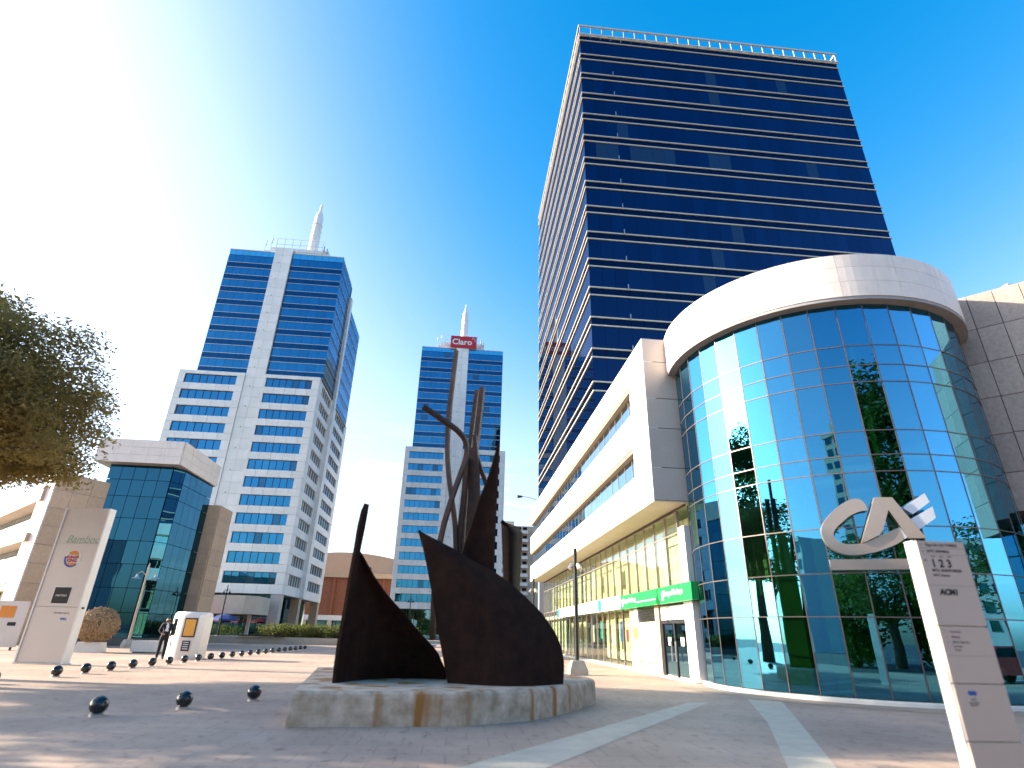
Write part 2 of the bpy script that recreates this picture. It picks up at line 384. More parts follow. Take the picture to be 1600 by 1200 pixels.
def text_mesh(body, size, m, extrude=.004, bold=0.0, align='LEFT', shear=0.0):
    cu = bpy.data.curves.new('text', 'FONT'); cu.body = body; cu.size = size; cu.extrude = extrude; cu.offset = bold; cu.align_x = align; cu.shear = shear
    cu.resolution_u = 3
    ob = bpy.data.objects.new('text', cu); COL.objects.link(ob)
    dg = bpy.context.evaluated_depsgraph_get(); me = bpy.data.meshes.new_from_object(ob.evaluated_get(dg))
    bpy.data.objects.remove(ob); me.materials.clear(); me.materials.append(MATS[m]); return me
def face_matrix(o, u, n):              # a sheet lying on a wall: x along u, y up, z out along n
    u, n = Vector(u).normalized(), Vector(n).normalized(); z = Vector((0, 0, 1))
    return Matrix(((u.x, z.x, n.x, o[0]), (u.y, z.y, n.y, o[1]), (u.z, z.z, n.z, o[2]), (0, 0, 0, 1)))
def lettering(name, body, size, m, parent, o, u, n, **k):
    return link(name, text_mesh(body, size, m, **k), parent, face_matrix(o, u, n))
def poly_curve_mesh(splines, m, extrude):
    cu = bpy.data.curves.new('shape', 'CURVE'); cu.dimensions = '2D'; cu.fill_mode = 'BOTH'; cu.extrude = extrude
    for pts in splines:
        sp = cu.splines.new('POLY'); sp.points.add(len(pts) - 1); sp.use_cyclic_u = True
        for p, q in zip(sp.points, pts): p.co = (q[0], q[1], 0, 1)
    ob = bpy.data.objects.new('shape', cu); COL.objects.link(ob)
    dg = bpy.context.evaluated_depsgraph_get(); me = bpy.data.meshes.new_from_object(ob.evaluated_get(dg))
    bpy.data.objects.remove(ob); me.materials.clear(); me.materials.append(MATS[m]); return me

# ------------------------------------------------------------------ ground
g = MB(); g.add([(-1500, -400, -.02), (1500, -400, -.02), (1500, 2500, -.02), (-1500, 2500, -.02)], [(0, 1, 2, 3)])
tag(g.build('ground', 'asphalt'), kind='structure')
g = MB(); g.add([(-75, -32, 0), (60, -32, 0), (60, 118, 0), (-75, 118, 0)], [(0, 1, 2, 3)])
plaza = tag(g.build('plaza', 'plaza_paving'), kind='structure')
def sheet(name, m, pts, z, parent):
    b = MB(); b.add([(x, y, z) for x, y in pts], [tuple(range(len(pts)))]); return b.build(name, m, parent)
sheet('paving_stripe', 'stripe', [(5.70, 14.9), (6.35, 15.1), (1.25, 7.75), (-.6, 4.9), (-1.6, 4.9), (.15, 7.6)], .004, plaza)
sheet('paving_stripe', 'stripe', [(7.75, 16.0), (8.45, 15.6), (6.62, 11.67), (4.8, 7.8), (3.3, 4.6), (2.7, 4.6), (4.15, 7.75), (5.96, 11.62)], .004, plaza)
DC, DR = Vector((13.51, 19.33, 0)), 5.01
def ring(name, m, r0, r1, z, a0, a1, k, parent):
    b = MB(); vs = []
    for i in range(k + 1):
        a = R(a0 + (a1 - a0) * i / k); vs += [(DC.x + r0 * math.cos(a), DC.y + r0 * math.sin(a), z), (DC.x + r1 * math.cos(a), DC.y + r1 * math.sin(a), z)]
    b.add(vs, [(2 * i, 2 * i + 1, 2 * i + 3, 2 * i + 2) for i in range(k)]); return b.build(name, m, parent)
ring('paver_strip', 'paver_brown', 5.2, 6.35, .006, 178, 352, 40, plaza)
b = MB(); b.lathe([(4.95, 0), (5.14, 0), (5.14, .09), (5.12, .11), (4.95, .11)], DC, 60, R(160), R(355)); b.build('kerb', 'kerb_white', plaza)

# ------------------------------------------------------------------ the tall dark glass tower
def dark_tower():
    t = thing('glass_tower', (26.8, 60, 0), 'tall dark navy glass tower with pale double bands, behind the curved glass drum', 'tower')
    x0, x1, y0, y1, ztop = 10.75, 42.7, 43.0, 77.0, 68.05
    b = MB(); b.box(x0 + .16, x1 - .16, y0 + .16, y1 - .16, 0, 66.2); b.build('core', 'core_dark', t)
    pitch, nf, nl = 3.21, 26, 28
    wf, wd = (x1 - x0) / nf, (y1 - y0) / nl
    rest = MB(); sp = MB()
    for k in range(18):
        zu = 66.3 - pitch * k; zl = zu - .85; zb = zu - pitch
        for i in range(nf):
            o = (x0 + wf * i + .008, y0 + .06, zb + .04)
            if k < 11: pbox('pane', 'tower_glass_blind' if random.random() < (.25 if k == 5 else .03) else 'tower_glass', t, o, (wf - .016, 0, 0), (0, -.06, 0), (0, 0, zl - zb - .08), .02)
            else: rest.slab(o, (wf - .016, 0, 0), (0, -.06, 0), (0, 0, zl - zb - .08))
            sp.slab((x0 + wf * i + .02, y0 + .06, zl + .04), (wf - .04, 0, 0), (0, -.05, 0), (0, 0, zu - zl - .08))
        for i in range(nl):
            for xx, dx in ((x0 + .06, -.06), (x1 - .06, .06)):
                rest.slab((xx, y0 + wd * i + .02, zb + .04), (0, wd - .04, 0), (dx, 0, 0), (0, 0, zl - zb - .08))
                sp.slab((xx, y0 + wd * i + .02, zl + .04), (0, wd - .04, 0), (dx * .8, 0, 0), (0, 0, zu - zl - .08))
        for z in (zu, zl):
            f = MB(); d = .10
            f.box(x0 - d, x1 + d, y0 - d, y0 + .02, z - .055, z + .055)
            f.box(x0 - d, x0 + .02, y0 + .023, y1 + d, z - .053, z + .053); f.box(x1 - .02, x1 + d, y0 + .023, y1 + d, z - .053, z + .053)
            f.build('band', 'band_metal', t)
    tag(rest.build('pane', 'tower_glass', t), kind='stuff'); tag(sp.build('spandrel_pane', 'tower_spandrel', t), kind='stuff')
    # small brackets on the bands, one column of them
    for k in range(2, 17):
        z = 66.3 - pitch * k; abox('bracket', 'frame_metal', t, x0 + 3.55, x0 + 3.62, y0 - .3, y0 - .2, z - .1, z + .42)
    # open frame round the roof
    fr = MB(); e = .16
    for z0, z1 in ((ztop - .22, ztop), (66.42, 66.56)):
        fr.box(x0 - .2, x1 + .2, y0 - .2, y0 - .2 + e, z0, z1); fr.box(x0 - .2, x1 + .2, y1 + .04, y1 + .2, z0, z1)
        fr.box(x0 - .198, x0 - .198 + e, y0 - .03, y1 + .03, z0 + .002, z1 - .002); fr.box(x1 + .038, x1 + .198, y0 - .03, y1 + .03, z0 + .002, z1 - .002)
    fr.build('roof_frame', 'band_metal', t)
    for i in range(25):
        x = x0 + (x1 - x0) * i / 24
        p = MB(); p.slab((x - .07, y0 - .18, 66.57), (.14, 0, 0), (0, .12, 0), (0, 0, ztop - .23 - 66.57))
        p.slab((x - .05, y0 - .05, 66.6), (.10, 0, 0), (0, .1, 0), (0, 1.1, ztop - .4 - 66.6)); p.build('roof_post', 'frame_metal', t)
    for i in range(1, 26):
        y = y0 + (y1 - y0) * i / 26; abox('roof_post', 'frame_metal', t, x0 - .18, x0 - .06, y - .07, y + .07, 66.57, ztop - .23)
    b = MB(); b.box(x0 + .3, x1 - .3, y0 + 2.2, y1 - .5, 66.21, 66.5); b.build('roof_deck', 'joint_pale', t)
    b = MB(); b.box(x1 - 7, x1 - 1, y0 + 2.3, y0 + 9, 66.5, 67.6); b.build('plant_room', 'core_dark', t)
dark_tower()

# ------------------------------------------------------------------ the pair of white and blue office towers
def office_tower(label, Yf, xw, xg, core, zt, zs, zr, pitch, wh, side, red_sign):
    t = thing('office_tower', ((xw[0] + xw[1]) / 2, Yf + 12, 0), label, 'tower', 'white and blue office towers')
    c0, c1 = core; nrow = 12; dw, dg = 26.0, 20.0
    zsof = zr - 1.35
    b = MB(); b.box(xw[0] + .05, xw[1] - .37, Yf + .52, Yf + dw, zsof, zs - .05)
    b.build('wall', 'joint_pale', t)
    ux, nf, fx = Vector((1, 0, 0)), Vector((0, -1, 0)), Vector((0, 1, 0))
    blocks = [(xw[0], c0, xw[0] + 1.05, c0 - 1.25), (c1, xw[1], c1 + .35, xw[1] - 1.25)]
    zc = [zsof] + [zr + pitch * k + d for k in range(nrow) for d in (0, wh)] + [zs]
    for bi, (a, e, w0, w1) in enumerate(blocks):
        n = 5
        for k in range(nrow + 1):
            panels('panel', 'white_clad', t, (a, Yf + .5, 0), ux, nf, frange(0, e - a, n), [zc[2 * k], zc[2 * k + 1]], .5, .035)
        for k in range(nrow):
            z0, z1 = zc[2 * k + 1], zc[2 * k + 2]
            pbox('panel', 'white_clad', t, (a + .017, Yf + .5, z0 + .017), (w0 - a - .017, 0, 0), (0, -.5, 0), (0, 0, z1 - z0 - .034))
            pbox('panel', 'white_clad', t, (w1, Yf + .5, z0 + .017), (e - w1 - .017, 0, 0), (0, -.5, 0), (0, 0, z1 - z0 - .034))
            fr = MB(); m = 7; org = (w0, Yf + .3, z0)
            for i in range(m + 1):
                x = w0 + (w1 - w0) * i / m; fr.box(x - .03, x + .03, Yf + .2, Yf + .34, z0 + .02, z1 - .02)
            fr.box(w0, w1, Yf + .21, Yf + .33, z0 + .003, z0 + .05); fr.box(w0, w1, Yf + .21, Yf + .33, z1 - .05, z1 - .003)
            win = fr.build('window', 'mullion_dark', t, org=org)
            if bi == 0 or side:
                for i in range(m):
                    x = w0 + (w1 - w0) * i / m; wd = (w1 - w0) / m
                    pbox('pane', 'office_glass_blind' if random.random() < .10 else 'office_glass', win, (x + .03, Yf + .34, z0), (wd - .06, 0, 0), (0, -.05, 0), (0, 0, z1 - z0), .05)
            else:
                pbox('pane', 'office_glass', win, (w0, Yf + .4, z0), (w1 - w0, 0, 0), (0, -.05, 0), (0, 0, z1 - z0))
    # the white service core between the two halves, set back a little
    zz = frange(zsof, zt + .9, 34)
    panels('core_panel', 'white_clad', t, (c0 + .02, Yf + .5, 0), ux, nf, frange(0, c1 - c0 - .04, 2), zz, .35, .03)
    b = MB(); b.box(c0 + .03, c1 - .03, Yf + .505, Yf + 6, zsof + .02, zt + .88); b.build('service_core', 'joint_pale', t)
    for k in range(8, 33, 2): abox('vent_cover', 'joint', t, (c0 + c1) / 2 - .55, (c0 + c1) / 2 - .40, Yf + .11, Yf + .145, zz[k] + .1, zz[k] + .24)
    # upper shaft of glass
    gy = Yf + .62; nfl = 9; fh = (zt - 1.2 - zs) / nfl
    ge = gy + (10.5 if side else dg)
    b = MB(); b.box(xg[0] + .1, c0, gy + .1, ge, zs - .2, zt - .1); b.box(c1, xg[1] - .1, gy + .1, ge, zs - .2, zt - .1); b.box(c0, c1, gy + 5.5, ge, zs, zt - .1); b.build('shaft_core', 'core_dark', t)
    for a, e in ((xg[0], c0), (c1, xg[1])):
        n = 6; w = (e - a) / n
        for k in range(nfl):
            z0 = zs + fh * k; zm = z0 + fh * .40
            for i in range(n):
                pbox('pane', 'office_glass_blind' if random.random() < .05 else 'office_glass', t, (a + w * i + .015, gy + .1, zm + .03), (w - .03, 0, 0), (0, -.06, 0), (0, 0, fh * .6 - .06), .06)
                pbox('spandrel_pane', 'office_spandrel', t, (a + w * i + .015, gy + .1, z0 + .03), (w - .03, 0, 0), (0, -.055, 0), (0, 0, fh * .4 - .06), .03)
            for z in (z0, zm):
                abox('glazing_bar', 'frame_metal', t, a, e, gy - .04, gy + .04, z - .05, z + .05)
        panels('rail_pane', 'rail_glass', t, (a, gy + .1, 0), ux, nf, frange(0, e - a, 7), [zt - 1.15, zt], .06, .05)
        abox('coping', 'white_clad', t, a - .05, e + .05, gy - .06, gy + .3, zt + .001, zt + .14)
    if side:
        X = xg[1]
        for j, (ya, yb, zz1) in enumerate(((gy + .12, gy + 9.2, zt), (gy + 10.6, gy + dg + 3.5, zt - 4.2))):
            if j: b = MB(); b.box(xg[0] + 1, X - .1, gy + 10.51, yb, zs - .5, zz1 - .02); b.build('shaft_core', 'core_dark', t)
            k = 0; z0 = zs - (0 if j == 0 else .4)
            while z0 < zz1 - .5:
                z1 = min(z0 + fh, zz1); n = 5; w = (yb - ya) / n; zm = z0 + (z1 - z0) * .4
                for i in range(n):
                    pbox('pane', 'office_glass', t, (X - .1, ya + w * i + .015, zm + .03), (0, w - .03, 0), (.07, 0, 0), (0, 0, z1 - zm - .06), .05)
                    pbox('spandrel_pane', 'office_spandrel', t, (X - .1, ya + w * i + .015, z0 + .03), (0, w - .03, 0), (.06, 0, 0), (0, 0, zm - z0 - .06), .03)
                for z in (z0, zm): abox('glazing_bar', 'frame_metal', t, X - .06, X + .02, ya, yb, z - .05, z + .05)
                z0 = z1
        panels('core_panel', 'white_clad', t, (X - .3, gy + 9.3, 0), (0, 1, 0), (1, 0, 0), [0, 1.25], frange(zsof, zt - 3, 26), .75, .03)
        X = xw[1]; nx = Vector((1, 0, 0))
        for k in range(nrow + 1):
            panels('panel', 'white_clad', t, (X - .35, Yf + .02, 0), fx, nx, [.5, 4, 7.5, 11.2], [zc[2 * k], zc[2 * k + 1]], .35, .04)
            panels('panel', 'white_clad', t, (X - .35, Yf + .02, 0), fx, nx, [12.8, 17, 21, dw - .02], [zc[2 * k], zc[2 * k + 1]], .35, .04)
        for k in range(nrow):
            z0, z1 = zc[2 * k + 1], zc[2 * k + 2]
            for ya, yb in ((.5, 2.3), (9.6, 11.2), (12.8, 14.6), (dw - 2.2, dw - .02)):
                pbox('panel', 'white_clad', t, (X - .35, Yf + ya, z0 + .02), (0, yb - ya, 0), (.35, 0, 0), (0, 0, z1 - z0 - .04))
            for ya, yb in ((2.3, 9.6), (14.6, dw - 2.2)):
                fr = MB()
                for i in range(1, 5):
                    y = Yf + ya + (yb - ya) * i / 5; fr.box(X - .3, X - .12, y - .05, y + .05, z0, z1)
                fr.box(X - .3, X - .13, Yf + ya, Yf + yb, z0 + .02, z0 + .1)
                win = fr.build('window', 'white_clad', t, org=(X - .2, Yf + ya, z0))
                for i in range(5):
                    w = (yb - ya) / 5; pbox('pane', 'office_glass', win, (X - .34, Yf + ya + w * i + .04, z0), (0, w - .08, 0), (.04, 0, 0), (0, 0, z1 - z0), .05)
    # ground floors: corner columns, dark recessed lobby
    for x in (xw[0] + .1, (c0 + c1) / 2 - .8, xw[1] - 1.55): abox('column', 'grey_clad', t, x, x + 1.45, Yf + .1, Yf + 1.6, 0, zsof)
    if side:
        for y in (Yf + 10.6, Yf + dw - 1.6): abox('column', 'brown_stone', t, xw[1] - 1.4, xw[1] - .05, y, y + 1.5, 0, zsof)
    b = MB(); b.box(xw[0] + 2.2, xw[1] - 2.2, Yf + 2.6, Yf + dw - 2, 0, zsof); b.build('lobby_core', 'interior', t)
    panels('lobby_pane', 'lobby_glass', t, (xw[0] + 2, Yf + 2.2, 0), ux, nf, frange(0, xw[1] - xw[0] - 4, 12), [0, 2.6, zsof], .05, .08)
    panels('lobby_pane', 'lobby_glass', t, (xw[1] - 2, Yf + 2.2, 0), fx, (1, 0, 0), frange(0, dw - 5, 9), [0, 2.6, zsof], .05, .08)
    # roof: plant room, railing, mast
    cx = (c0 + c1) / 2
    r0, r1 = cx - 4.2, cx + 7.2
    if red_sign: r0, r1 = cx - 6.2, cx + 5.6
    b = MB(); b.box(r0 + .5, r1, gy + 2.5, gy + 9, zt - .1, zt + 3.0); b.box(r0 - .3, r0 + 2.2, gy + 1.5, gy + 5, zt + .1, zt + 1.5); b.build('plant_room', 'white_clad', t)
    ra = MB(); zz0, zz1 = zt + 2.0, zt + 4.9
    for i in range(7):
        x = r0 + 1.5 + (r1 - r0 - 2.6) * i / 6; ra.tube([(x, gy + 2.2, zt + .4), (x, gy + 2.2, zz1)], .055, 6)
    for z in (zz0, zz1 - 1.3, zz1): ra.tube([(r0 + 1.5, gy + 2.2, z), (r1 - 1.1, gy + 2.2, z)], .05, 6)
    ra.build('railing', 'frame_metal', t)
    for i, (dx, dz) in enumerate(((-.6, 2.7), (.4, 3.4), (r1 - r0 - .4, 1.9), (r1 - r0 - 1.0, 2.4))):
        an = MB(); an.tube([(r0 + dx, gy + 2.4, zt + .1), (r0 + dx, gy + 2.4, zt + 1.2 + dz)], .05, 6); an.tube([(r0 + dx + .1, gy + 2.35, zt + .6 + dz), (r0 + dx + .1, gy + 2.35, zt + 1.5 + dz)], .16, 8); an.build('antenna', 'frame_metal', t)
    m = MB(); mx = cx + (3.1 if not red_sign else .1); my = gy + 5.5
    m.lathe([(0, zt + .2), (1.05, zt + .2), (1.0, zt + 6), (.8, zt + 13.6), (.6, zt + 14.4), (.3, zt + 14.8), (.22, zt + 16.6), (0, zt + 17)], (mx, my, 0), 16)
    for k in range(1, 9): m.lathe([(.9, zt + k * 1.4), (1.1 - k * .015, zt + k * 1.4 + .02), (1.1 - k * .015, zt + k * 1.4 + .1), (.9, zt + k * 1.4 + .12)], (mx, my, 0), 16)
    m.build('mast', 'white_clad', t, True)
    b = MB(); b.tube([(mx + .3, my - .2, zt + 13.2), (mx + .3, my - .2, zt + 14.5)], .22, 8); b.build('beacon', 'brown_stone', t)
    return t, gy
office_tower('nearer white and blue office tower with a bare white mast, left of the rusty sculpture', 90.0, (-48.2, -25.1), (-45.8, -24.9), (-37.5, -34.3), 66.2, 40.8, 7.30, 2.835, 1.66, True, False)
t2, gy2 = office_tower('farther white and blue office tower carrying a red roof sign, behind the sculpture bars', 129.0, (-13.7, 10.0), (-12.2, 8.7), (-3.4, -.2), 68.5, 41.5, 7.2, 2.86, 1.62, False, True)

# red rooftop sign
s = thing('roof_sign', (-1.6, 128.9, 68.6), 'red rooftop sign with white lettering on the farther tower', 'sign')
b = MB(); b.box(-5.0, 1.7, 128.9, 129.25, 68.55, 71.9); b.build('board', 'sign_red', s)
lettering('lettering', 'Claro', 2.25, 'white_ink', s, (-4.65, 128.88, 69.45), (1, 0, 0), (0, -1, 0), extrude=.02, bold=.05)
b = MB()
for x, z, a in ((.72, 71.1, 100), (1.0, 71.0, 60), (1.12, 70.6, 15)):
    d = Vector((math.cos(R(a)), 0, math.sin(R(a)))); p = Vector((x, 128.86, z)); b.strip([p, p + d * .52], .13, .04, d.cross(Vector((0, 1, 0))))
b.build('emblem', 'white_ink', s)
b = MB()
for x in (-4, -1.6, .8): b.box(x, x + .15, 129.26, 129.6, 68.2, 71.5)
b.build('bracket', 'frame_metal', s)

# ------------------------------------------------------------------ the bank building: white wing, glass drum, granite wing
bank = thing('corner_bank_building', (13, 30, 0), 'white low-rise with curved glass drum at its corner and granite wing', 'building')
WX, GX, Y0, Y1, ZS, ZT = 7.31, 8.67, 20.64, 58.0, 6.20, 13.17
def bank_wing():
    b = MB(); b.box(WX + .45, 24, Y0 + .35, Y1, ZS + .05, ZT - .3); b.build('wing_core', 'interior', bank)
    nx, uy = Vector((-1, 0, 0)), Vector((0, 1, 0))
    cuts = [0, 2.11] + [2.11 + (Y1 - Y0 - 2.11) * i / 11 for i in range(1, 12)]
    bands = [(6.20, 7.62), (8.92, 10.44), (11.77, 13.17)]
    for z0, z1 in bands: panels('band_panel', 'white_paint', bank, (WX + .42, Y0, 0), uy, nx, cuts, [z0, z1], .42, .012)
    for z0, z1 in ((7.62, 8.92), (10.44, 11.77)):
        pbox('band_panel', 'white_paint', bank, (WX + .42, Y0 + .006, z0 + .006), (0, 2.1, 0), (-.42, 0, 0), (0, 0, z1 - z0 - .012))
        abox('window_head', 'bounce_tan', bank, WX + .05, WX + .43, Y0 + 2.12, Y1, z1 - .16, z1 - .004)
        abox('window_jamb', 'bounce_tan', bank, WX + .12, WX + .43, Y0 + 2.11, Y0 + 2.18, z0 + .005, z1 - .17)
        n = 30; w = (Y1 - Y0 - 2.2) / n
        for i in range(n):
            y = Y0 + 2.2 + w * i
            pbox('window_pane', 'ribbon_glass', bank, (WX + .33, y + .02, z0), (0, w - .04, 0), (-.03, 0, 0), (0, 0, z1 - z0 - .16), .08)
        fr = MB()
        for i in range(n + 1): fr.box(WX + .29, WX + .37, Y0 + 2.18 + w * i - .02, Y0 + 2.18 + w * i + .02, z0, z1 - .16)
        fr.build('window_frame', 'mullion_pink', bank)
        # blinds behind the ribbon windows
        bl = MB(); bl.box(WX + .42, WX + .44, Y0 + 2.3, Y1 - .3, z0 + .5, z1 - .2); bl.build('blind', 'curtain', bank)
    # near end of the wing: six stacked grey slabs
    ze = [ZS, 7.48, 9.11, 10.40, 12.07, ZT]
    panels('end_panel', 'grey_clad', bank, (WX + .005, Y0 + .3, 0), (1, 0, 0), (0, -1, 0), [0, 1.62], ze, .3, .03)
    b = MB(); b.box(WX + .03, 9.6, Y0 + .1, Y0 + .34, ZS + .02, ZT - .02); b.build('end_wall', 'joint', bank)
    panels('soffit_panel', 'soffit', bank, (WX + .02, Y0 + .02, ZS - .05), (0, 1, 0), (1, 0, 0), frange(0, Y1 - Y0, 15), [0, .06], 1.5, .015)
    abox('soffit_trim', 'joint', bank, GX - .08, GX - .02, Y0 + .3, Y1, ZS - .12, ZS - .055)
    # shop front under the overhang
    zc = [.12, 2.62, 3.32, 5.25, 6.08]
    ys = [21.95 + 1.42 * i for i in range(26)]
    for j, (z0, z1) in enumerate(((3.32, 5.25), (5.25, 6.08))):
        panels('shop_pane', 'shop_glass', bank, (GX, ys[0], 0), uy, nx, [y - ys[0] for y in ys], [z0, z1], .03, .04, .06)
    lo = [y - ys[0] for y in ys if y > 28.9]
    panels('shop_pane', 'shop_glass', bank, (GX, ys[0], 0), uy, nx, lo, [.12, 2.62], .03, .04, .06)
    fr = MB()
    for y in ys: fr.box(GX - .05, GX + .06, y - .025, y + .025, 3.32 if y < 28.9 else .12, 6.08)
    for z in (3.32, 5.25, 6.04): fr.box(GX - .045, GX + .055, ys[0], ys[-1], z - .02, z + .02)
    fr.build('shop_frame', 'mullion_pink', bank)
    # blinds standing inside, shop floor and back wall
    for i in range(62):
        y = 22.2 + .56 * i
        if random.random() < .95: abox('blind', 'curtain', bank, GX + .55, GX + .58, y + .02, y + .53, 3.4, 5.9)
        if i > 12 and not 24 < i < 34 and random.random() < .9: abox('blind', 'curtain', bank, GX + .55, GX + .58, y + .02, y + .53, .3, 2.6)
    b = MB(); b.box(GX + 3.2, GX + 3.4, 21.2, Y1, 0, 6.1); b.box(GX + .1, GX + 3.2, 21.2, Y1, 2.7, 2.95); b.build('shop_back_wall', 'interior', bank)
    b = MB(); b.box(GX + .05, GX + 3.2, 21.2, Y1, .02, .1); b.build('shop_floor', 'concrete', bank)
    # white pier at the near corner, tan pilasters, door, shutter
    b = MB(); b.box(GX - .12, GX + .5, 21.0, 21.85, 0, 2.66); b.box(GX - .06, GX + .5, 21.25, 21.85, 3.3, 5.4); b.build('corner_pier', 'white_paint', bank)
    for y in (24.75, 28.45): abox('pilaster', 'brown_stone', bank, GX - .1, GX + .3, y, y + .5, 0, 2.64)
    abox('pilaster', 'white_paint', bank, GX - .08, GX + .3, 27.75, 28.4, 0, 2.64)
    d = MB(); d.box(GX - .02, GX + .08, 21.9, 22.0, 0, 2.0); d.box(GX - .02, GX + .08, 24.62, 24.72, 0, 2.0); d.box(GX - .02, GX + .08, 22.0, 24.62, 1.95, 2.05); d.box(GX - .02, GX + .08, 23.27, 23.37, .02, 1.95)
    door = d.build('door', 'mullion_dark', bank)
    for y in (22.02, 23.39):
        pbox('door_pane', 'lobby_glass', door, (GX + .05, y, .1), (0, 1.22, 0), (-.03, 0, 0), (0, 0, 1.83))
        abox('door_handle', 'frame_metal', door, GX - .12, GX - .07, y + (1.05 if y < 23 else .12), y + (1.09 if y < 23 else .16), .6, 1.3)
        abox('door_notice', 'white_ink', door, GX + .005, GX + .015, y + .4, y + .75, 1.15, 1.45)
    abox('door_header', 'white_paint', bank, GX - .05, GX + .1, 22.0, 24.6, 2.08, 2.6)
    abox('shutter', 'curtain', bank, GX, GX + .04, 25.3, 27.7, .45, 2.05)
    sl = MB()
    for k in range(5): sl.slab((GX - .06, 25.3, 2.12 + k * .1), (0, 2.4, 0), (.1, 0, .05), (0, 0, .02))
    sl.build('louvre', 'mullion_dark', bank)
    abox('sill_panel', 'brown_stone', bank, GX - .02, GX + .06, 25.3, 27.7, .05, .42)
    abox('notice', 'screen_yellow', bank, GX - .11, GX - .1, 27.85, 28.3, 1.35, 1.85)
    abox('notice', 'sign_red', bank, GX - .05, GX - .04, 29.5, 29.9, 1.2, 1.75)
    for y, m, z in ((30.6, 'logo_blue', 1.2), (32.4, 'white_ink', 1.0), (34.9, 'teal', 1.3), (37.2, 'white_ink', 1.1), (40.6, 'logo_orange', 1.2), (31.6, 'white_ink', 4.0), (36.4, 'white_ink', 4.1)):
        abox('poster', m, bank, GX + .04, GX + .05, y, y + .7, z, z + .95)
    for y in (31, 34, 37.5, 41): 
        d = MB(); d.box(GX + 1.2, GX + 2.0, y, y + 1.8, .68, .74); d.box(GX + 1.25, GX + 1.95, y + .05, y + .12, .1, .68); d.box(GX + 1.25, GX + 1.95, y + 1.68, y + 1.75, .1, .68); d.build('desk', 'brown_stone', bank)
    abox('threshold', 'kerb_white', bank, GX - .3, GX + .1, 21.0, Y1, .0, .05)
bank_wing()

def bank_drum():
    zs = [.12, 2.04, 3.15, 4.36, 5.91, 6.40, 7.14, 8.70, 9.27, 9.95, 11.54]
    st = 9.2; angs = [231.1 + st * k for k in range(-9, 14)]
    P = [Vector((DC.x + DR * math.cos(R(a)), DC.y + DR * math.sin(R(a)), 0)) for a in angs]
    ju = MB(); hz = MB()
    for i in range(len(P) - 1):
        u = P[i + 1] - P[i]; L = u.length; u = u / L; n = Vector((u.y, -u.x, 0))
        for z0, z1 in zip(zs[:-1], zs[1:]):
            pbox('pane', 'drum_glass', bank, P[i] + u * .02 + Vector((0, 0, z0 + .015)), u * (L - .04), n * .025, (0, 0, z1 - z0 - .03), .05)
    for z in zs[1:-1]:
        hz = MB(); q = [(DR - .035, -.014), (DR + .04, -.014), (DR + .04, .014), (DR - .035, .014), (DR - .035, -.014)]
        hz.lathe([(r_, z + d_) for r_, d_ in q], DC, len(angs) - 1, R(angs[0]), R(angs[-1])); hz.build('transom', 'mullion_thin', bank)
    for i, p in enumerate(P):
        a = R(angs[i]); n = Vector((math.cos(a), math.sin(a), 0)); u = Vector((-n.y, n.x, 0))
        pbox('mullion', 'mullion_thin', bank, p - u * .014 - n * .05 + Vector((0, 0, .12)), u * .028, n * .085, (0, 0, 11.42))
    # stone parapet in three courses of curved slabs
    cz = [11.56, 12.13, 12.68, 13.17]
    for j in range(3):
        a = 112
        while a < 352:
            a2 = a + 20; b = MB(); g = .04
            b.lathe([(5.05, cz[j] + .004), (5.36, cz[j] + .004), (5.36, cz[j + 1] - .004), (5.05, cz[j + 1] - .004), (5.05, cz[j] + .004)], DC, 8, R(a + g), R(a2 - g))
            b.build('parapet_slab', 'drum_stone', bank, False); a = a2
    b = MB(); b.lathe([(0, 11.2), (5.34, 11.45), (5.34, 11.555), (5.02, 11.56), (5.02, 13.1), (0, 13.1)], DC, 72); b.build('drum_roof', 'joint_pale', bank, True)
    # inside: columns, floors and core seen through the glass
    for a in (188, 222, 258, 290, 322): 
        b = MB(); b.lathe([(.23, .05), (.23, 11.3)], (DC.x + 4.25 * math.cos(R(a)), DC.y + 4.25 * math.sin(R(a)), 0), 20); b.build('column', 'green_col', bank, True)
    for z0, z1 in ((5.95, 6.35), (8.75, 9.22)):
        b = MB(); b.lathe([(0, z0), (4.7, z0), (4.7, z1), (0, z1)], DC, 48); b.build('floor_slab', 'interior', bank)
    b = MB(); b.lathe([(2.4, .03), (2.4, 11.3)], DC, 40); b.build('lift_core', 'interior', bank)
    b = MB(); b.lathe([(0, .06), (4.9, .06), (4.9, .03)], DC, 48); b.build('lobby_floor', 'concrete', bank)
    b = MB(); b.box(12.4, 14.6, 15.6, 16.1, .07, 1.1); b.build('reception_desk', 'brown_stone', bank)
bank_drum()

def granite_wing():
    A = Vector((17.55, 16.45, 0)); u = Vector((1, -1, 0)).normalized(); n = Vector((-1, -1, 0)).normalized()
    L = 8.2; z0, z1 = 5.35, 13.17
    b = MB(); pts = [A - n * .12, A + u * L - n * .12, A + u * L - n * 9, A - n * 9]
    b.prism([(p.x, p.y) for p in pts], z0 + .02, z1 - .02); b.build('granite_core', 'joint', bank)
    vc = [z0, 6.6, 7.9, 9.2, 10.5, 11.8, z1]
    panels('granite_slab', 'granite', bank, A - n * .12, u, n, frange(0, L, 11), vc, .12, .022)
    b = MB(); pts = [A - n * 1.6, A + u * L - n * 1.6, A + u * L - n * 9, A - n * 9]
    b.prism([(p.x, p.y) for p in pts], 0, z0 + .01); b.build('granite_base', 'interior', bank)
    panels('pane', 'drum_glass', bank, A - n * 1.5, u, n, frange(0, L, 8), [.1, 2.04, 3.15, 4.36, z0], .04, .05)
    abox('sunlit_top', 'white_paint', bank, 19.5, 25, 15.5, 22, 12.6, 13.6)  # white block added to stand in for the wall's sunlit top
granite_wing()

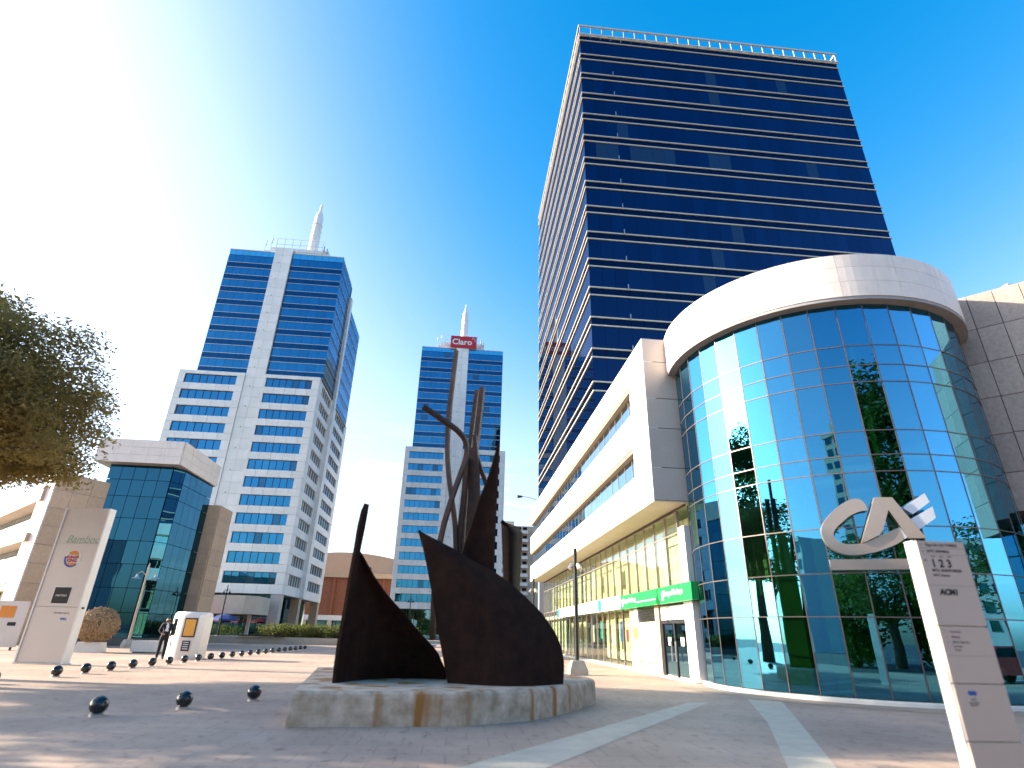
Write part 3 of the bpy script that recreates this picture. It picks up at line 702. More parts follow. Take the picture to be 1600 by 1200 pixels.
# hanging signs of the shops
s = thing('shop_sign', (8.4, 25, 2.67), 'long green shop sign with white lettering, beside the glass drum', 'sign')
b = MB(); b.box(8.30, 8.55, 20.35, 29.55, 2.67, 3.28); b.build('board', 'sign_green', s)
for y, sz in ((23.2, .30), (29.0, .30)):
    lettering('lettering', 'Banque Heritage', sz, 'white_ink', s, (8.298, y, 2.93), (0, -1, 0), (-1, 0, 0), extrude=.006, bold=.006)
    abox('emblem', 'white_ink', s, 8.29, 8.3, y - .0, y + .22, 2.78, 3.1)
b = MB(); b.box(8.29, 8.3, 24.2, 27.0, 2.86, 2.90); b.build('rule', 'white_ink', s)
s = thing('shop_sign', (8.4, 40, 2.7), 'long white shop sign with teal squares, beyond the green one', 'sign')
b = MB(); b.box(8.32, 8.55, 29.6, 48, 2.70, 3.34); b.build('board', 'white_paint', s)
for y in (33.6, 47.2): abox('square', 'teal', s, 8.29, 8.325, y, y + .7, 2.74, 3.30)
lettering('lettering', 'A', .5, 'ink', s, (8.31, 38.4, 2.85), (0, -1, 0), (-1, 0, 0), bold=.02)

# ------------------------------------------------------------------ left block: faceted glass corner, stone pylons, banded wing
def left_block():
    t = thing('plaza_block', (-27, 50, 0), 'low block with faceted dark glass corner between brown stone pylons, left of the nearer tower', 'building')
    ux, nf = Vector((1, 0, 0)), Vector((0, -1, 0))
    x0, x1, yf, zt, zb = -29.1, -22.5, 46.0, 15.1, 13.2
    # pale parapet hood
    b = MB(); b.prism([(x0, yf + .12), (x1 - .1, yf + .12), (x1 - .1, 53.6), (x0, 53.6)], zb, zt - .02); b.build('hood', 'joint_pale', t)
    panels('hood_panel', 'drum_stone', t, (x0, yf + .12, 0), ux, nf, frange(0, x1 - x0 - .1, 5), [zb - .002, 13.84, 14.47, zt], .12, .015)
    panels('hood_panel', 'drum_stone', t, (x1 - .1, yf + .14, 0), (0, 1, 0), (1, 0, 0), frange(0, 7.4, 5), [zb - .002, 13.84, 14.47, zt], .12, .015)
    # glass facets
    pl = [Vector((-28.2, 46.9, 0)), Vector((-23.35, 46.95, 0)), Vector((-22.85, 47.9, 0)), Vector((-22.75, 53.4, 0))]
    b = MB(); b.prism([(-28.1, 47.1), (-23.5, 47.15), (-23.1, 47.95), (-23.0, 53.3), (-28.1, 53.3)], 0, zb - .01); b.build('core', 'core_dark', t)
    zc = [.5, 2.2, 3.9, 5.6, 7.3, 9.0, 10.7, 12.0, zb]
    for (p, q), n in zip(zip(pl[:-1], pl[1:]), (5, 1, 5)):
        u = q - p; L = u.length; u /= L
        panels('pane', 'lobby_glass_dark', t, p, u, Vector((u.y, -u.x, 0)), frange(0, L, n), zc, .05, .04, .05)
    b = MB(); b.prism([(-28.4, 46.75), (-23.2, 46.8), (-22.7, 47.8), (-22.6, 53.4), (-28.4, 53.4)], 0, .5); b.build('plinth_wall', 'joint', t)
    # stone pylons either side
    A, B = Vector((-29.6, 43.7, 0)), Vector((-27.75, 46.85, 0)); u = (B - A).normalized(); n = Vector((u.y, -u.x, 0)); L = (B - A).length
    b = MB(); q = [A - n * .1, B - n * .1, B - n * 1.6, A - n * 1.6]; b.prism([(p.x, p.y) for p in q], 0, 11.6); b.build('pylon', 'joint_pale', t)
    panels('pylon_slab', 'brown_stone', t, A - n * .1, u, n, frange(0, L, 3), [0] + frange(1.3, 11.65, 8), .1, .02)
    panels('pylon_slab', 'drum_stone', t, A + Vector((-.0, 0, 0)) - n * 1.55, n, -u, [0, 1.54], [0] + frange(1.3, 11.65, 8), .1, .02)
    b = MB(); b.box(-23.1, -21.95, 54.0, 57.0, 0, 11.5); b.build('pylon', 'joint_pale', t)
    panels('pylon_slab', 'brown_stone', t, (-23.2, 54.0, 0), ux, nf, [0, 1.25], [0] + frange(1.3, 11.6, 8), .1, .02)
    panels('pylon_slab', 'brown_stone', t, (-21.95, 54.0, 0), (0, 1, 0), (1, 0, 0), [0, 1.5, 3], [0] + frange(1.3, 11.6, 8), .1, .02)
    # banded wing running back to the left
    W = A - n * .8; d = Vector((-1, 1, 0)).normalized(); m = Vector((-1, -1, 0)).normalized(); WLn = 34.0
    b = MB(); q = [W - m * .9, W + d * WLn - m * .9, W + d * WLn - m * 9, W - m * 9 + d * 2]; b.prism([(p.x, p.y) for p in q], 0, 10.2); b.build('wing_core', 'interior', t)
    cuts = frange(0, WLn, 10)
    for z0, z1, mm, dep in ((9.55, 10.6, 'brown_stone', 1.2), (7.25, 8.35, 'white_paint', 1.0), (6.65, 7.24, 'brown_stone', 1.25), (3.9, 5.35, 'white_paint', 1.0), (3.4, 3.89, 'soffit', .9)):
        panels('band_panel', mm, t, W - m * .9, d, m, cuts, [z0, z1], dep, .02)
    for z0, z1 in ((8.36, 9.54), (5.36, 6.64)):
        panels('window_pane', 'ribbon_glass', t, W - m * .88, d, m, frange(0, WLn, 22), [z0, z1], .04, .05, .06)
    panels('shop_pane', 'shop_glass', t, W - m * .85, d, m, frange(0, WLn, 16), [.1, 3.38], .04, .06, .06)
    for k in range(7):
        p = W + d * (2 + 5 * k) - m * .3; abox('column', 'brown_stone', t, p.x - .3, p.x + .3, p.y - .3, p.y + .3, 0, 3.38)
glass('lobby_glass_dark', (.05, .18, .27), (.004, .014, .014), .50, .95, False, wave=.16, wscale=.5, rand=.15)
left_block()

# podium canopy and tables before the nearer tower
t = thing('podium_canopy', (-31, 84, 0), 'beige podium canopy in front of the nearer tower entrance', 'canopy')
b = MB(); b.prism([(-40, 84), (-27.5, 82.2), (-26.3, 83.4), (-26.3, 89.3), (-40, 89.3)], 3.05, 5.3); b.build('fascia', 'soffit', t)
for x in (-38, -33, -28): abox('post', 'grey_clad', t, x, x + .4, 86, 86.4, 0, 3.05)
for i, (x, m, lab) in enumerate(((-37.5, 'umbrella_red', 'left red terrace umbrella under the podium canopy'), (-34.6, 'umbrella_red', 'middle red terrace umbrella under the podium canopy'), (-31.6, 'umbrella_red', 'right red terrace umbrella under the podium canopy'), (-29.0, 'umbrella_blue', 'blue terrace umbrella beside the red ones'))):
    u_ = thing('terrace_umbrella', (x, 80.5, 0), lab, 'umbrella', 'terrace umbrellas by the nearer tower')
    b = MB(); b.tube([(x, 80.5, 0), (x, 80.5, 2.9)], .035, 6); b.build('pole', 'black_metal', u_)
    b = MB(); b.lathe([(1.75, 2.15), (1.7, 2.35), (.9, 2.75), (0, 3.0)], (x, 80.5, 0), 8); b.build('canopy', m, u_)
    b = MB(); b.lathe([(0, 0), (.3, 0), (.3, .1), (0, .1)], (x, 80.5, 0), 12); b.build('base', 'concrete', u_)

# ------------------------------------------------------------------ far background
t = thing('brick_shopping_hall', (-22, 150, 0), 'red brick hall with glazed ground floor between the two office towers', 'building')
b = MB(); b.box(-50, -15.5, 150, 175, 4.3, 14.2); b.build('wall', 'brick', t)
for k in range(8): abox('pilaster', 'brick', t, -46 + 4 * k, -45.4 + 4 * k, 149.6, 150, 4.4, 13.2)
abox('cornice', 'brown_stone', t, -50.2, -15.3, 149.3, 150, 13.3, 14.4)
abox('fascia', 'white_paint', t, -50, -15.4, 149.2, 149.99, 3.5, 4.6)
panels('shop_pane', 'lobby_glass', t, (-50, 150.6, 0), (1, 0, 0), (0, -1, 0), frange(0, 34, 14), [0, 3.4], .1, .2)
for k in range(6): abox('column', 'soffit', t, -48 + 6 * k, -47 + 6 * k, 149.2, 150.2, 0, 3.45)
b = MB(); b.box(-50, -16, 151, 174, 0, 4.25); b.build('core', 'interior', t)
t = thing('vaulted_hall', (-26, 190, 0), 'pale vaulted hall roof rising behind the brick hall', 'building')
b = MB(); n = 24; pts = [(-62 + 60 * i / n, 18.0 + 5.2 * math.sin(math.pi * min(1, (i / n) * 1.05)) ) for i in range(n + 1)]
vs = [(x, 182, z) for x, z in pts] + [(x, 215, z) for x, z in pts] + [(-62, 182, 0), (-2, 182, 0), (-62, 215, 0), (-2, 215, 0)]
b.add(vs, [tuple(list(range(n + 1)) + [2 * n + 3, 2 * n + 2])] + [(i, i + 1, n + 2 + i, n + 1 + i) for i in range(n)] + [(n, 2 * n + 3, 2 * n + 5, 2 * n + 1), (0, n + 1, 2 * n + 4, 2 * n + 2)])
b.build('roof_shell', 'beige_roof', t, True)
b = MB(); b.tube([(-26, 181.5, 12), (-26, 181.5, 19)], .35, 8); b.build('vent_pipe', 'joint', t)
b = MB(); b.box(-22.5, -19.5, 176, 180, 0, 16.5); b.build('lift_tower', 'white_paint', t)
t = thing('far_apartment_block', (24, 215, 0), 'small far apartment block with stacked balconies beside the white wing', 'building')
b = MB(); b.box(14.6, 30, 215, 230, 0, 39); b.build('wall', 'brown_stone', t)
for k in range(12): abox('balcony', 'drum_stone', t, 14.4 + (k % 2) * .8, 26, 213.6, 214.99, 2 + 3.1 * k, 3.1 + 3.1 * k)
for k in range(12): panels('window', 'lobby_glass_dark', t, (15, 214.98, 0), (1, 0, 0), (0, -1, 0), frange(0, 11, 5), [3.2 + 3.1 * k, 4.8 + 3.1 * k], .08, .6)
b = MB(); b.box(17, 21, 217, 222, 39, 41); b.build('plant_room', 'soffit', t)

# ------------------------------------------------------------------ plinth and the rusted steel sculpture
pl = [(-2.5, 10.40), (.25, 10.72), (1.5, 11.5), (2.35, 12.6), (3.35, 14.4), (3.3, 15.8), (2.2, 17.2), (-1, 17.8), (-3.5, 16.9)]
def dense(pts, k):
    out = []
    for i in range(len(pts)):
        a, b_ = Vector((*pts[i], 0)), Vector((*pts[(i + 1) % len(pts)], 0)); out += [tuple((a.lerp(b_, j / k))[:2]) for j in range(k)]
    return out
b = MB(); pd = dense(pl, 3); cxy = Vector((0, 14, 0))
def inset(pts, d): return [tuple((Vector((*p, 0)) + (cxy - Vector((*p, 0))).normalized() * d)[:2]) for p in pts]
rings = [(pd, 0.0), (pd, .40), (inset(pd, .015), .46), (inset(pd, .06), .50)]
n = len(pd); vs = [(x, y, z) for r, z in rings for x, y in r]
fs = [(j * n + i, j * n + (i + 1) % n, (j + 1) * n + (i + 1) % n, (j + 1) * n + i) for j in range(3) for i in range(n)] + [tuple(range(3 * n, 4 * n))]
b.add(vs, fs); tag(b.build('plinth', 'plinth_concrete', None, False, (0, 14, 0)), 'low rust-stained concrete plinth carrying the sculpture', 'plinth')

sc = thing('steel_sculpture', (.3, 13, .5), 'dark rusted steel sculpture of sails and bent bars on the plinth', 'sculpture')
def interp(tab, v):
    for (v0, a), (v1, c) in zip(tab[:-1], tab[1:]):
        if v0 <= v <= v1: return a + (c - a) * (v - v0) / (v1 - v0)
    return tab[0][1] if v < tab[0][0] else tab[-1][1]
def sail(name, left, right, v0, v1, depth, th, m, nu=22, nv=26):
    """curved plate: left and right edge tables, depth(s, t) gives how far back each point of the plate stands"""
    b = MB(); vs = []
    for j in range(nv + 1):
        v = v0 + (v1 - v0) * j / nv; xl, xr = interp(left, v), interp(right, v)
        for i in range(nu + 1):
            s_ = i / nu; x = xl + (xr - xl) * s_; p = at(x, v, depth(s_, j / nv)); vs.append(p)
    k = nu + 1; F = [(j * k + i, j * k + i + 1, (j + 1) * k + i + 1, (j + 1) * k + i) for j in range(nv) for i in range(nu)]
    nrm = [Vector((0, 0, 0)) for _ in vs]
    for f in F:
        fn = (vs[f[1]] - vs[f[0]]).cross(vs[f[3]] - vs[f[0]])
        if fn.length < 1e-9: fn = (vs[f[2]] - vs[f[1]]).cross(vs[f[3]] - vs[f[1]])
        for q in f: nrm[q] += fn
    bk = []; sg = -1 if sum(q.y for q in nrm) > 0 else 1
    for p, q in zip(vs, nrm):
        q = q.normalized() if q.length > 1e-9 else Vector((0, -1, 0))
        bk.append(p - q * sg * th)
    N = len(vs); fs = F + [tuple(reversed([i + N for i in f])) for f in F]
    edge = [i for i in range(k)] + [j * k + nu for j in range(1, nv + 1)] + [nv * k + i for i in range(nu - 1, -1, -1)] + [j * k for j in range(nv - 1, 0, -1)]
    fs += [(edge[i], edge[(i + 1) % len(edge)], edge[(i + 1) % len(edge)] + N, edge[i] + N) for i in range(len(edge))]
    b.add(vs + bk, fs); return b.build(name, m, sc, True)
# big front sail: convex to the viewer, its right side wrapping back
sail('front_sail', [(829, 653), (857, 661), (891, 668), (935, 676), (976, 682), (1012, 689), (1072, 700)],
     [(829, 655), (843, 681), (860, 715), (878, 743), (891, 769), (909, 795), (932, 821), (958, 847), (987, 867), (1012, 878), (1038, 882), (1072, 880)],
     829, 1072, lambda s, t: 12.75 - .75 * math.sin(math.pi * min(1, s * .80 + .10)) * (.05 + .95 * t) + .9 * t ** .5 * max(0, s - .62) ** 1.3, .045, 'rust')
# left sail: a tall blade folded along its left edge, concave plate to the right
sail('left_sail', [(860, 558), (900, 552), (950, 544), (1000, 535), (1040, 529), (1072, 526)],
     [(860, 560), (880, 571), (900, 582), (930, 603), (960, 630), (990, 655), (1020, 683), (1050, 696), (1072, 697)],
     860, 1072, lambda s, t: 12.05 + (1.35 * s + .75 * math.sin(math.pi * s)) * t ** .7, .04, 'rust')
sail('left_blade', [(788, 574), (800, 568), (825, 561), (860, 556), (900, 549), (950, 541), (1000, 532), (1040, 527), (1072, 524)],
     [(788, 577), (800, 575), (823, 571), (857, 564), (900, 556), (950, 548), (1000, 538), (1040, 531), (1072, 527)],
     788, 1072, lambda s, t: 11.98 + .12 * s, .07, 'rust', 4, 26)
# pointed blade and the standing curved plate behind the front sail
sail('pointed_blade', [(692, 778), (740, 766), (780, 750), (820, 737), (860, 723), (900, 716), (1066, 712)],
     [(692, 781), (740, 777), (800, 774), (850, 772), (900, 770), (1066, 766)], 692, 1066, lambda s, t: 13.25 + (.30 * math.sin(math.pi * s) - .1 * s) * t, .05, 'rust')
sail('curved_plate', [(814, 783), (900, 786), (1000, 788), (1064, 790)], [(814, 784), (817, 795), (822, 808), (828, 817), (900, 813), (1000, 810), (1064, 808)],
     814, 1064, lambda s, t: 14.15 - .62 * math.sin(math.pi * s) + .35 * s, .05, 'rust')
def bar(name, pix, Yd, w, t_, m='rust_bar', wd=(1, -.35, 0)):
    pts = [at(x, y, Yd + dy) for x, y, dy in pix]; ref = []
    for i in range(len(pts) - 1):
        a, c = pts[i], pts[i + 1]; p0 = pts[max(0, i - 1)]; p3 = pts[min(len(pts) - 1, i + 2)]
        for k in range(6):
            u = k / 6; ref.append(.5 * ((2 * a) + (c - p0) * u + (2 * p0 - 5 * a + 4 * c - p3) * u * u + (3 * a - p0 - 3 * c + p3) * u ** 3))
    ref.append(pts[-1]); b = MB(); b.strip(ref, w, t_, wd); return b.build(name, m, sc, False)
bar('tall_bar', [(713, 548, .1), (707, 600, .1), (701, 650, .1), (699, 700, .1), (701, 740, .05), (706, 780, 0), (711, 820, 0), (713, 870, 0), (716, 960, 0), (718, 1066, 0)], 13.6, .10, .10)
bar('bent_bar', [(661, 635, -.5), (690, 655, -.35), (716, 674, -.15), (728, 692, 0), (728, 715, .05), (718, 745, .05), (704, 785, .05), (690, 835, .05), (680, 900, .05), (676, 1000, .2)], 13.3, .105, .10)
bar('upright_bar', [(754, 606, 0), (748, 660, 0), (741, 720, 0), (736, 780, 0), (732, 850, 0), (730, 950, 0), (730, 1066, 0)], 13.85, .12, .15)
bar('upright_bar', [(746, 611, .15), (739, 665, .15), (733, 720, .15), (728, 790, .15), (724, 850, .15), (722, 950, .15), (722, 1066, .15)], 13.95, .10, .18)
bar('branch_bar', [(742, 680, 0), (745, 710, 0), (752, 735, 0), (760, 757, 0), (766, 790, 0), (770, 840, .05)], 13.7, .10, .1)
bar('split_bar', [(737, 700, -.1), (740, 740, -.1), (741, 790, -.1), (737, 850, -.1), (735, 950, -.1), (735, 1066, -.1)], 13.75, .3, .06)
bar('split_bar', [(729, 715, -.2), (725, 770, -.2), (719, 830, -.2), (716, 900, -.2), (714, 1066, -.2)], 13.8, .12, .06)

# ------------------------------------------------------------------ black ball bollards
bm_ = MB(); bm_.ball((0, 0, .16), .14, 28, 16); bm_.cur = 1; bm_.lathe([(0, 0), (.11, 0), (.11, .03), (.07, .05), (0, .05)], (0, 0, 0), 16)
ball_me = bm_.mesh('ball_bollard', ['black_gloss', 'frame_metal'], True)
def bollard(p, label, group):
    o = bpy.data.objects.new('ball_bollard', ball_me); COL.objects.link(o); o.location = (p.x, p.y, 0); o.rotation_euler = (0, 0, random.random() * 6)
    tag(o, label, 'bollard', group)
p0, p1 = gr(86, 1058), gr(476, 1015)
for i in range(-1, 22):
    ords = ['first', 'second', 'third', 'fourth', 'fifth', 'sixth', 'seventh', 'eighth', 'ninth', 'tenth', 'eleventh', 'twelfth', 'thirteenth', 'fourteenth', 'fifteenth', 'sixteenth', 'seventeenth', 'eighteenth', 'nineteenth', 'twentieth', 'twenty-first']
    lab = 'black ball bollard cut by the left picture edge, start of the long row' if i < 0 else ('farthest black ball bollard at the end of the long row' if i == 21 else f'{ords[i]} whole black ball bollard from the left in the long row')
    bollard(p0.lerp(p1, (i if i >= 0 else -1.75) / 21), lab, 'ball bollards in the long row across the plaza')
for (x, y), lab in (((150, 1119), 'nearest black ball bollard, leftmost of the short row left of the plinth'), ((285, 1108), 'middle black ball bollard of the short row left of the plinth'), ((395, 1095), 'black ball bollard just left of the plinth, third of the short row'), ((484, 1083), 'black ball bollard half hidden behind the plinth corner')):
    bollard(gr(x, y), lab, 'ball bollards in the short row beside the plinth')

# ------------------------------------------------------------------ direction totem at the right
def right_totem():
    Yt = 6.4; k = Yt
    x0, xs, x1 = .850 * k, .852 * k, .946 * k; zt = .1785 * k + EYE
    t = thing('directory_totem', (x1 - .3, Yt + .15, 0), 'grey directory totem reading 1 2 3, at the right in front of the drum', 'sign')
    xs = x0 + .012
    segs = [(0, .48), (.49, 1.02), (1.03, 1.60), (1.61, zt)]
    for z0, z1 in segs:
        abox('face_panel', 'totem_taupe', t, xs, x1, Yt, Yt + .03, z0 + .003, z1 - .003)
    b = MB(); b.box(x0 + .02, x1 - .01, Yt + .032, Yt + .18, 0, zt - .004); b.build('body', 'totem_white', t)
    for y in (.035, .11): abox('edge_rail', 'totem_white', t, x0, x0 + .019, Yt + y, Yt + y + .068, 0, zt)
    u, n = (1, 0, 0), (0, -1, 0); w = x1 - xs
    def L(s, x, z, size, m='ink', **kw): lettering('lettering', s, size, m, t, (xs + w * x, Yt - .002, z), u, n, extrude=.001, **kw)
    def rule(z, a=.04, e=.98): abox('rule', 'ink_grey', t, xs + w * a, xs + w * e, Yt - .002, Yt - .0002, z - .0012, z + .0012)
    L('Plaza DE LAS TORRES', .17, zt - .062, .044, bold=.0006); L('<', .07, zt - .062, .04); rule(zt - .085)
    L('WTC AVENIDA', .17, zt - .135, .042, bold=.0006); L('o', .07, zt - .135, .04); rule(zt - .16)
    L('1 2 3', .20, zt - .30, .125, bold=.003); L('^', .06, zt - .27, .09, 'ink_grey')
    for x in (.22, .40, .57): L('TORRE', x, zt - .188, .018, 'ink_grey')
    L('WTC AUDITORIUM', .18, zt - .352, .042, bold=.001); L('WTC Puerto', .18, zt - .405, .038, bold=.0006); rule(zt - .505)
    L('ACM1', .22, zt - .605, .085, bold=.0045, shear=.15)
    z = segs[-1][0]; 
    L('Tesoreria', .20, 1.535, .034, 'ink_grey'); L('Oficinas', .20, 1.48, .034, 'ink_grey'); L('WTC Mall 20 1', .20, 1.425, .034, 'ink_grey'); L('Servicios', .20, 1.385, .03, 'ink_grey'); L('Garaje', .20, 1.35, .03, 'ink_grey'); rule(1.30)
    for zz in (1.535, 1.48, 1.425): L('<', .1, zz, .03, 'ink_grey')
    b = MB()
    for a in range(3): b.lathe([(.0, 0), (.02, 0), (.02, .003), (0, .003)], (0, 0, 0), 12)
    em = MB()
    for dx, r in ((0, .030), (.045, .030)):
        c = Vector((xs + w * .28 + dx, Yt - .001, .935)); em.add([c + Vector((r * math.cos(2 * math.pi * i / 16), 0, r * .8 * math.sin(2 * math.pi * i / 16))) for i in range(16)], [tuple(range(16))])
    em.build('emblem', 'logo_blue', t); L('WTC', .26, .865, .028, 'ink_grey'); L('MONTEVIDEO', .20, .835, .02, 'ink_grey'); L('FREE ZONE', .22, .812, .018, 'ink_grey')
right_totem()

# ------------------------------------------------------------------ large logo fixed before the drum
def logo():
    t = thing('logo_sign', (11.7, 14.4, 3.3), 'large metal CA logo with a bar below, fixed on the glass drum', 'sign')
    A = Vector((10.35, 15.08, 0)); B = Vector((13.15, 14.0, 0)); u = (B - A).normalized(); n = Vector((u.y, -u.x, 0))
    def pix(a, c):
        d = ray(1270 + a / 7.5, 750 + c / 7.5); o = Vector((0, 0, EYE)); k = (A - o).dot(n) / d.dot(n); p = o + d * k; return ((p - A).dot(u), p.z)
    def plate(name, pts, m, ex, off):
        me = poly_curve_mesh([[pix(*p) for p in pts]], m, ex / 2); link(name, me, t, face_matrix(A + n * off, u, n))
    def smooth(pts, k=5):
        v = [Vector((*p, 0)) for p in pts]; r = []
        for i in range(len(v) - 1):
            a, c = v[i], v[i + 1]; p0, p3 = v[max(0, i - 1)], v[min(len(v) - 1, i + 2)]
            for j in range(k):
                w = j / k; q = .5 * ((2 * a) + (c - p0) * w + (2 * p0 - 5 * a + 4 * c - p3) * w * w + (3 * a - p0 - 3 * c + p3) * w ** 3); r.append((q.x, q.y))
        r.append(pts[-1]); return r
    outer = smooth([(635, 362), (605, 290), (545, 235), (465, 228), (380, 258), (290, 315), (200, 400), (130, 490), (97, 570), (102, 640), (130, 710), (190, 785), (270, 840), (380, 876), (500, 884), (600, 872), (720, 850), (850, 808), (980, 752), (1060, 700)])
    inner = smooth([(1000, 565), (850, 625), (720, 690), (590, 742), (450, 756), (330, 745), (265, 700), (236, 640), (260, 575), (330, 508), (430, 425), (540, 375), (635, 362)])
    plate('letter_c', outer + inner, 'logo_shaded', .16, 0)
    plate('letter_a', [(705, 215), (910, 215), (1310, 690), (1105, 690), (868, 362), (800, 610), (760, 655), (600, 735), (560, 745)], 'logo_shaded', .16, .06)
    plate('lower_stroke', [(1000, 560), (1140, 462), (1390, 315), (1430, 450), (1215, 600), (1062, 700)], 'logo_lit', .16, -.004)
    plate('upper_stroke', [(1045, 328), (1300, 158), (1362, 262), (1165, 405)], 'logo_lit', .16, -.03)
    plate('bar', [(190, 935), (1125, 925), (1440, 925), (1450, 1045), (1140, 1048), (215, 1058)], 'logo_shaded', .14, 0)
    b = MB()
    for a, c in ((160, 600), (420, 840), (560, 250), (760, 300), (980, 650), (1250, 620), (300, 990), (1000, 985)):
        x, z = pix(a, c); p = A + u * x + Vector((0, 0, z)); q = (DC - p); q.z = 0; L = q.length - DR
        b.tube([p, p + q.normalized() * (L + .05)], .025, 8)
    b.build('standoff', 'frame_metal', t)
logo()

# ------------------------------------------------------------------ brand totem at the left
def left_totem():
    P0, P1 = Vector((-15.92, 24.60, 0)), Vector((-14.12, 24.34, 0)); u = (P1 - P0).normalized(); n = Vector((u.y, -u.x, 0)); L = (P1 - P0).length; zt = 5.68
    t = thing('brand_totem', (-15, 24.5, 0), 'tall pale brand totem with round burger logo and black square, left of the plaza', 'sign')
    pbox('body', 'totem_white', t, P0 - n * .32, u * L, n * .28, (0, 0, zt - .005))
    for z0, z1 in ((.06, 1.95), (1.97, 4.3), (4.31, zt)): pbox('face_panel', 'totem_grey', t, P0 + u * .05 - n * .035 + Vector((0, 0, z0)), u * (L - .1), n * .035, (0, 0, z1 - z0))
    pbox('edge_rail', 'totem_white', t, P0 - n * .33 - u * .03, u * .06, n * .36, (0, 0, zt)); pbox('edge_rail', 'totem_white', t, P1 - n * .33 - u * .03, u * .06, n * .36, (0, 0, zt))
    for p in (P0, P1): pbox('hinge', 'black_metal', t, p + u * -.045 - n * .2 + Vector((0, 0, 1.9)), u * .09, n * .12, (0, 0, .07))
    pbox('foot', 'kerb_white', t, P0 - n * .4 - u * .05, u * (L + .1), n * .45, (0, 0, .05))
    def o(x, z, d=.002): return P0 + u * (L * x) + n * d + Vector((0, 0, z))
    lettering('lettering', 'Bamboo', .42, 'script_green', t, o(.22, 4.32), u, n, extrude=.002, shear=.3)
    def disc(name, m, x, z, r, d, a0=0, a1=360, sy=1.0):
        pts = [(r * math.cos(R(a0 + (a1 - a0) * i / 24)), r * sy * math.sin(R(a0 + (a1 - a0) * i / 24))) for i in range(25 if a1 - a0 < 360 else 24)]
        link(name, poly_curve_mesh([pts], m, .002), t, face_matrix(o(x, z, d), u, n))
    disc('round_logo', 'white_ink', .5, 3.72, .33, .004)
    disc('logo_bun', 'logo_orange', .5, 3.86, .22, .008, 0, 180, .75); disc('logo_bun', 'logo_orange', .5, 3.56, .22, .008, 180, 360, .55)
    arc = [(.33 * math.cos(R(a)), .33 * math.sin(R(a))) for a in range(165, 320, 8)] + [(.02 + .275 * math.cos(R(a)), .01 + .275 * math.sin(R(a))) for a in range(312, 165, -8)]
    link('logo_crescent', poly_curve_mesh([arc], 'logo_blue', .002), t, face_matrix(o(.5, 3.72, .009), u, n))
    lettering('lettering', 'BURGER', .135, 'logo_red', t, o(.5, 3.735, .010), u, n, extrude=.002, bold=.006, align='CENTER')
    lettering('lettering', 'KING', .17, 'logo_red', t, o(.5, 3.59, .010), u, n, extrude=.002, bold=.008, align='CENTER')
    pbox('black_square', 'ink', t, o(.34, 2.08, 0), u * (L * .36), n * .008, (0, 0, .58)); lettering('lettering', 'MARTINO', .10, 'white_ink', t, o(.52, 2.33, .010), u, n, extrude=.001, align='CENTER')
    pbox('square_border', 'white_ink', t, o(.325, 2.05, 0), u * (L * .39), n * .004, (0, 0, .64))
    lettering('lettering', 'Avenida Luis A.', .10, 'ink_grey', t, o(.48, 1.72, .004), u, n, extrude=.001); lettering('lettering', 'wtc', .17, 'logo_blue', t, o(.66, 1.5, .004), u, n, extrude=.001, bold=.004)
left_totem()

# ------------------------------------------------------------------ lamps
def shop_lamp(p, h, label):
    t = thing('street_lamp', p, label, 'street lamp', 'black lamp posts by the white wing'); x, y, _ = p
    b = MB(); b.add([(x + s * a, y + r * a, z) for z, a in ((0, .36), (.18, .36), (.52, .22)) for s, r in ((-1, -1), (1, -1), (1, 1), (-1, 1))],
                    [(0, 1, 2, 3), (8, 9, 10, 11)] + [(j * 4 + i, j * 4 + (i + 1) % 4, j * 4 + 4 + (i + 1) % 4, j * 4 + 4 + i) for j in (0, 1) for i in range(4)]); b.build('base', 'concrete', t)
    b = MB(); b.tube([(x, y, .5), (x, y, h)], [.085, .075], 12); b.build('post', 'black_metal', t)
    b = MB(); z = h * .855
    for a in (20, 200, 290):
        d = Vector((math.cos(R(a)), math.sin(R(a)), 0)); q = Vector((x, y, z)); b.tube([q + d * .05, q + d * .22 + Vector((0, 0, -.04))], .03, 6); b.tube([q + d * .18 + Vector((0, 0, .06)), q + d * .30 + Vector((0, 0, -.16))], [.05, .08], 8)
    b.build('spotlight', 'frame_metal', t)
shop_lamp((5.03, 24.6, 0), 4.85, 'black lamp post on a concrete foot, nearest to the plinth on the right')
shop_lamp((5.2, 39.4, 0), 4.85, 'farther black lamp post showing above the front sail edge')
def twin_lamp(p, h, label, heads, m):
    t = thing('street_lamp', p, label, 'street lamp', 'lamp posts on the left of the plaza'); x, y, _ = p
    b = MB(); b.lathe([(0, 0), (.42, 0), (.42, .25), (.3, .5), (0, .5)], (x, y, 0), 8); b.build('base', 'concrete', t)
    b = MB(); b.tube([(x, y, .4), (x, y, h)], [.10, .06], 10); b.build('post', m, t)
    for s in heads:
        b = MB(); q = Vector((x, y, h - .55)); b.tube([q, q + Vector((s * .35, 0, .28)), q + Vector((s * .62, 0, .12))], .03, 6)
        b.lathe([(0, .32), (.06, .3), (.10, .16), (.30, 0), (0, .03)], (x + s * .62, y, h - .78), 14); b.build('lamp_head', 'frame_metal' if m == 'mullion_pink' else m, t)
    b = MB(); b.lathe([(.06, 0), (.05, .2), (0, .34)], (x, y, h), 10); b.build('finial', m, t)
twin_lamp((-21.45, 43.4, 0), 5.1, 'grey two-headed lamp post before the dark glass corner', (-1, 1), 'mullion_pink')
twin_lamp((-27.6, 75.6, 0), 5.9, 'black arrow-topped lamp post before the podium canopy', (-.55, .55), 'black_metal')
twin_lamp((-6.15, 86, 0), 6.0, 'far thin lamp post seen between the two sails', (-.5, .5), 'black_metal')
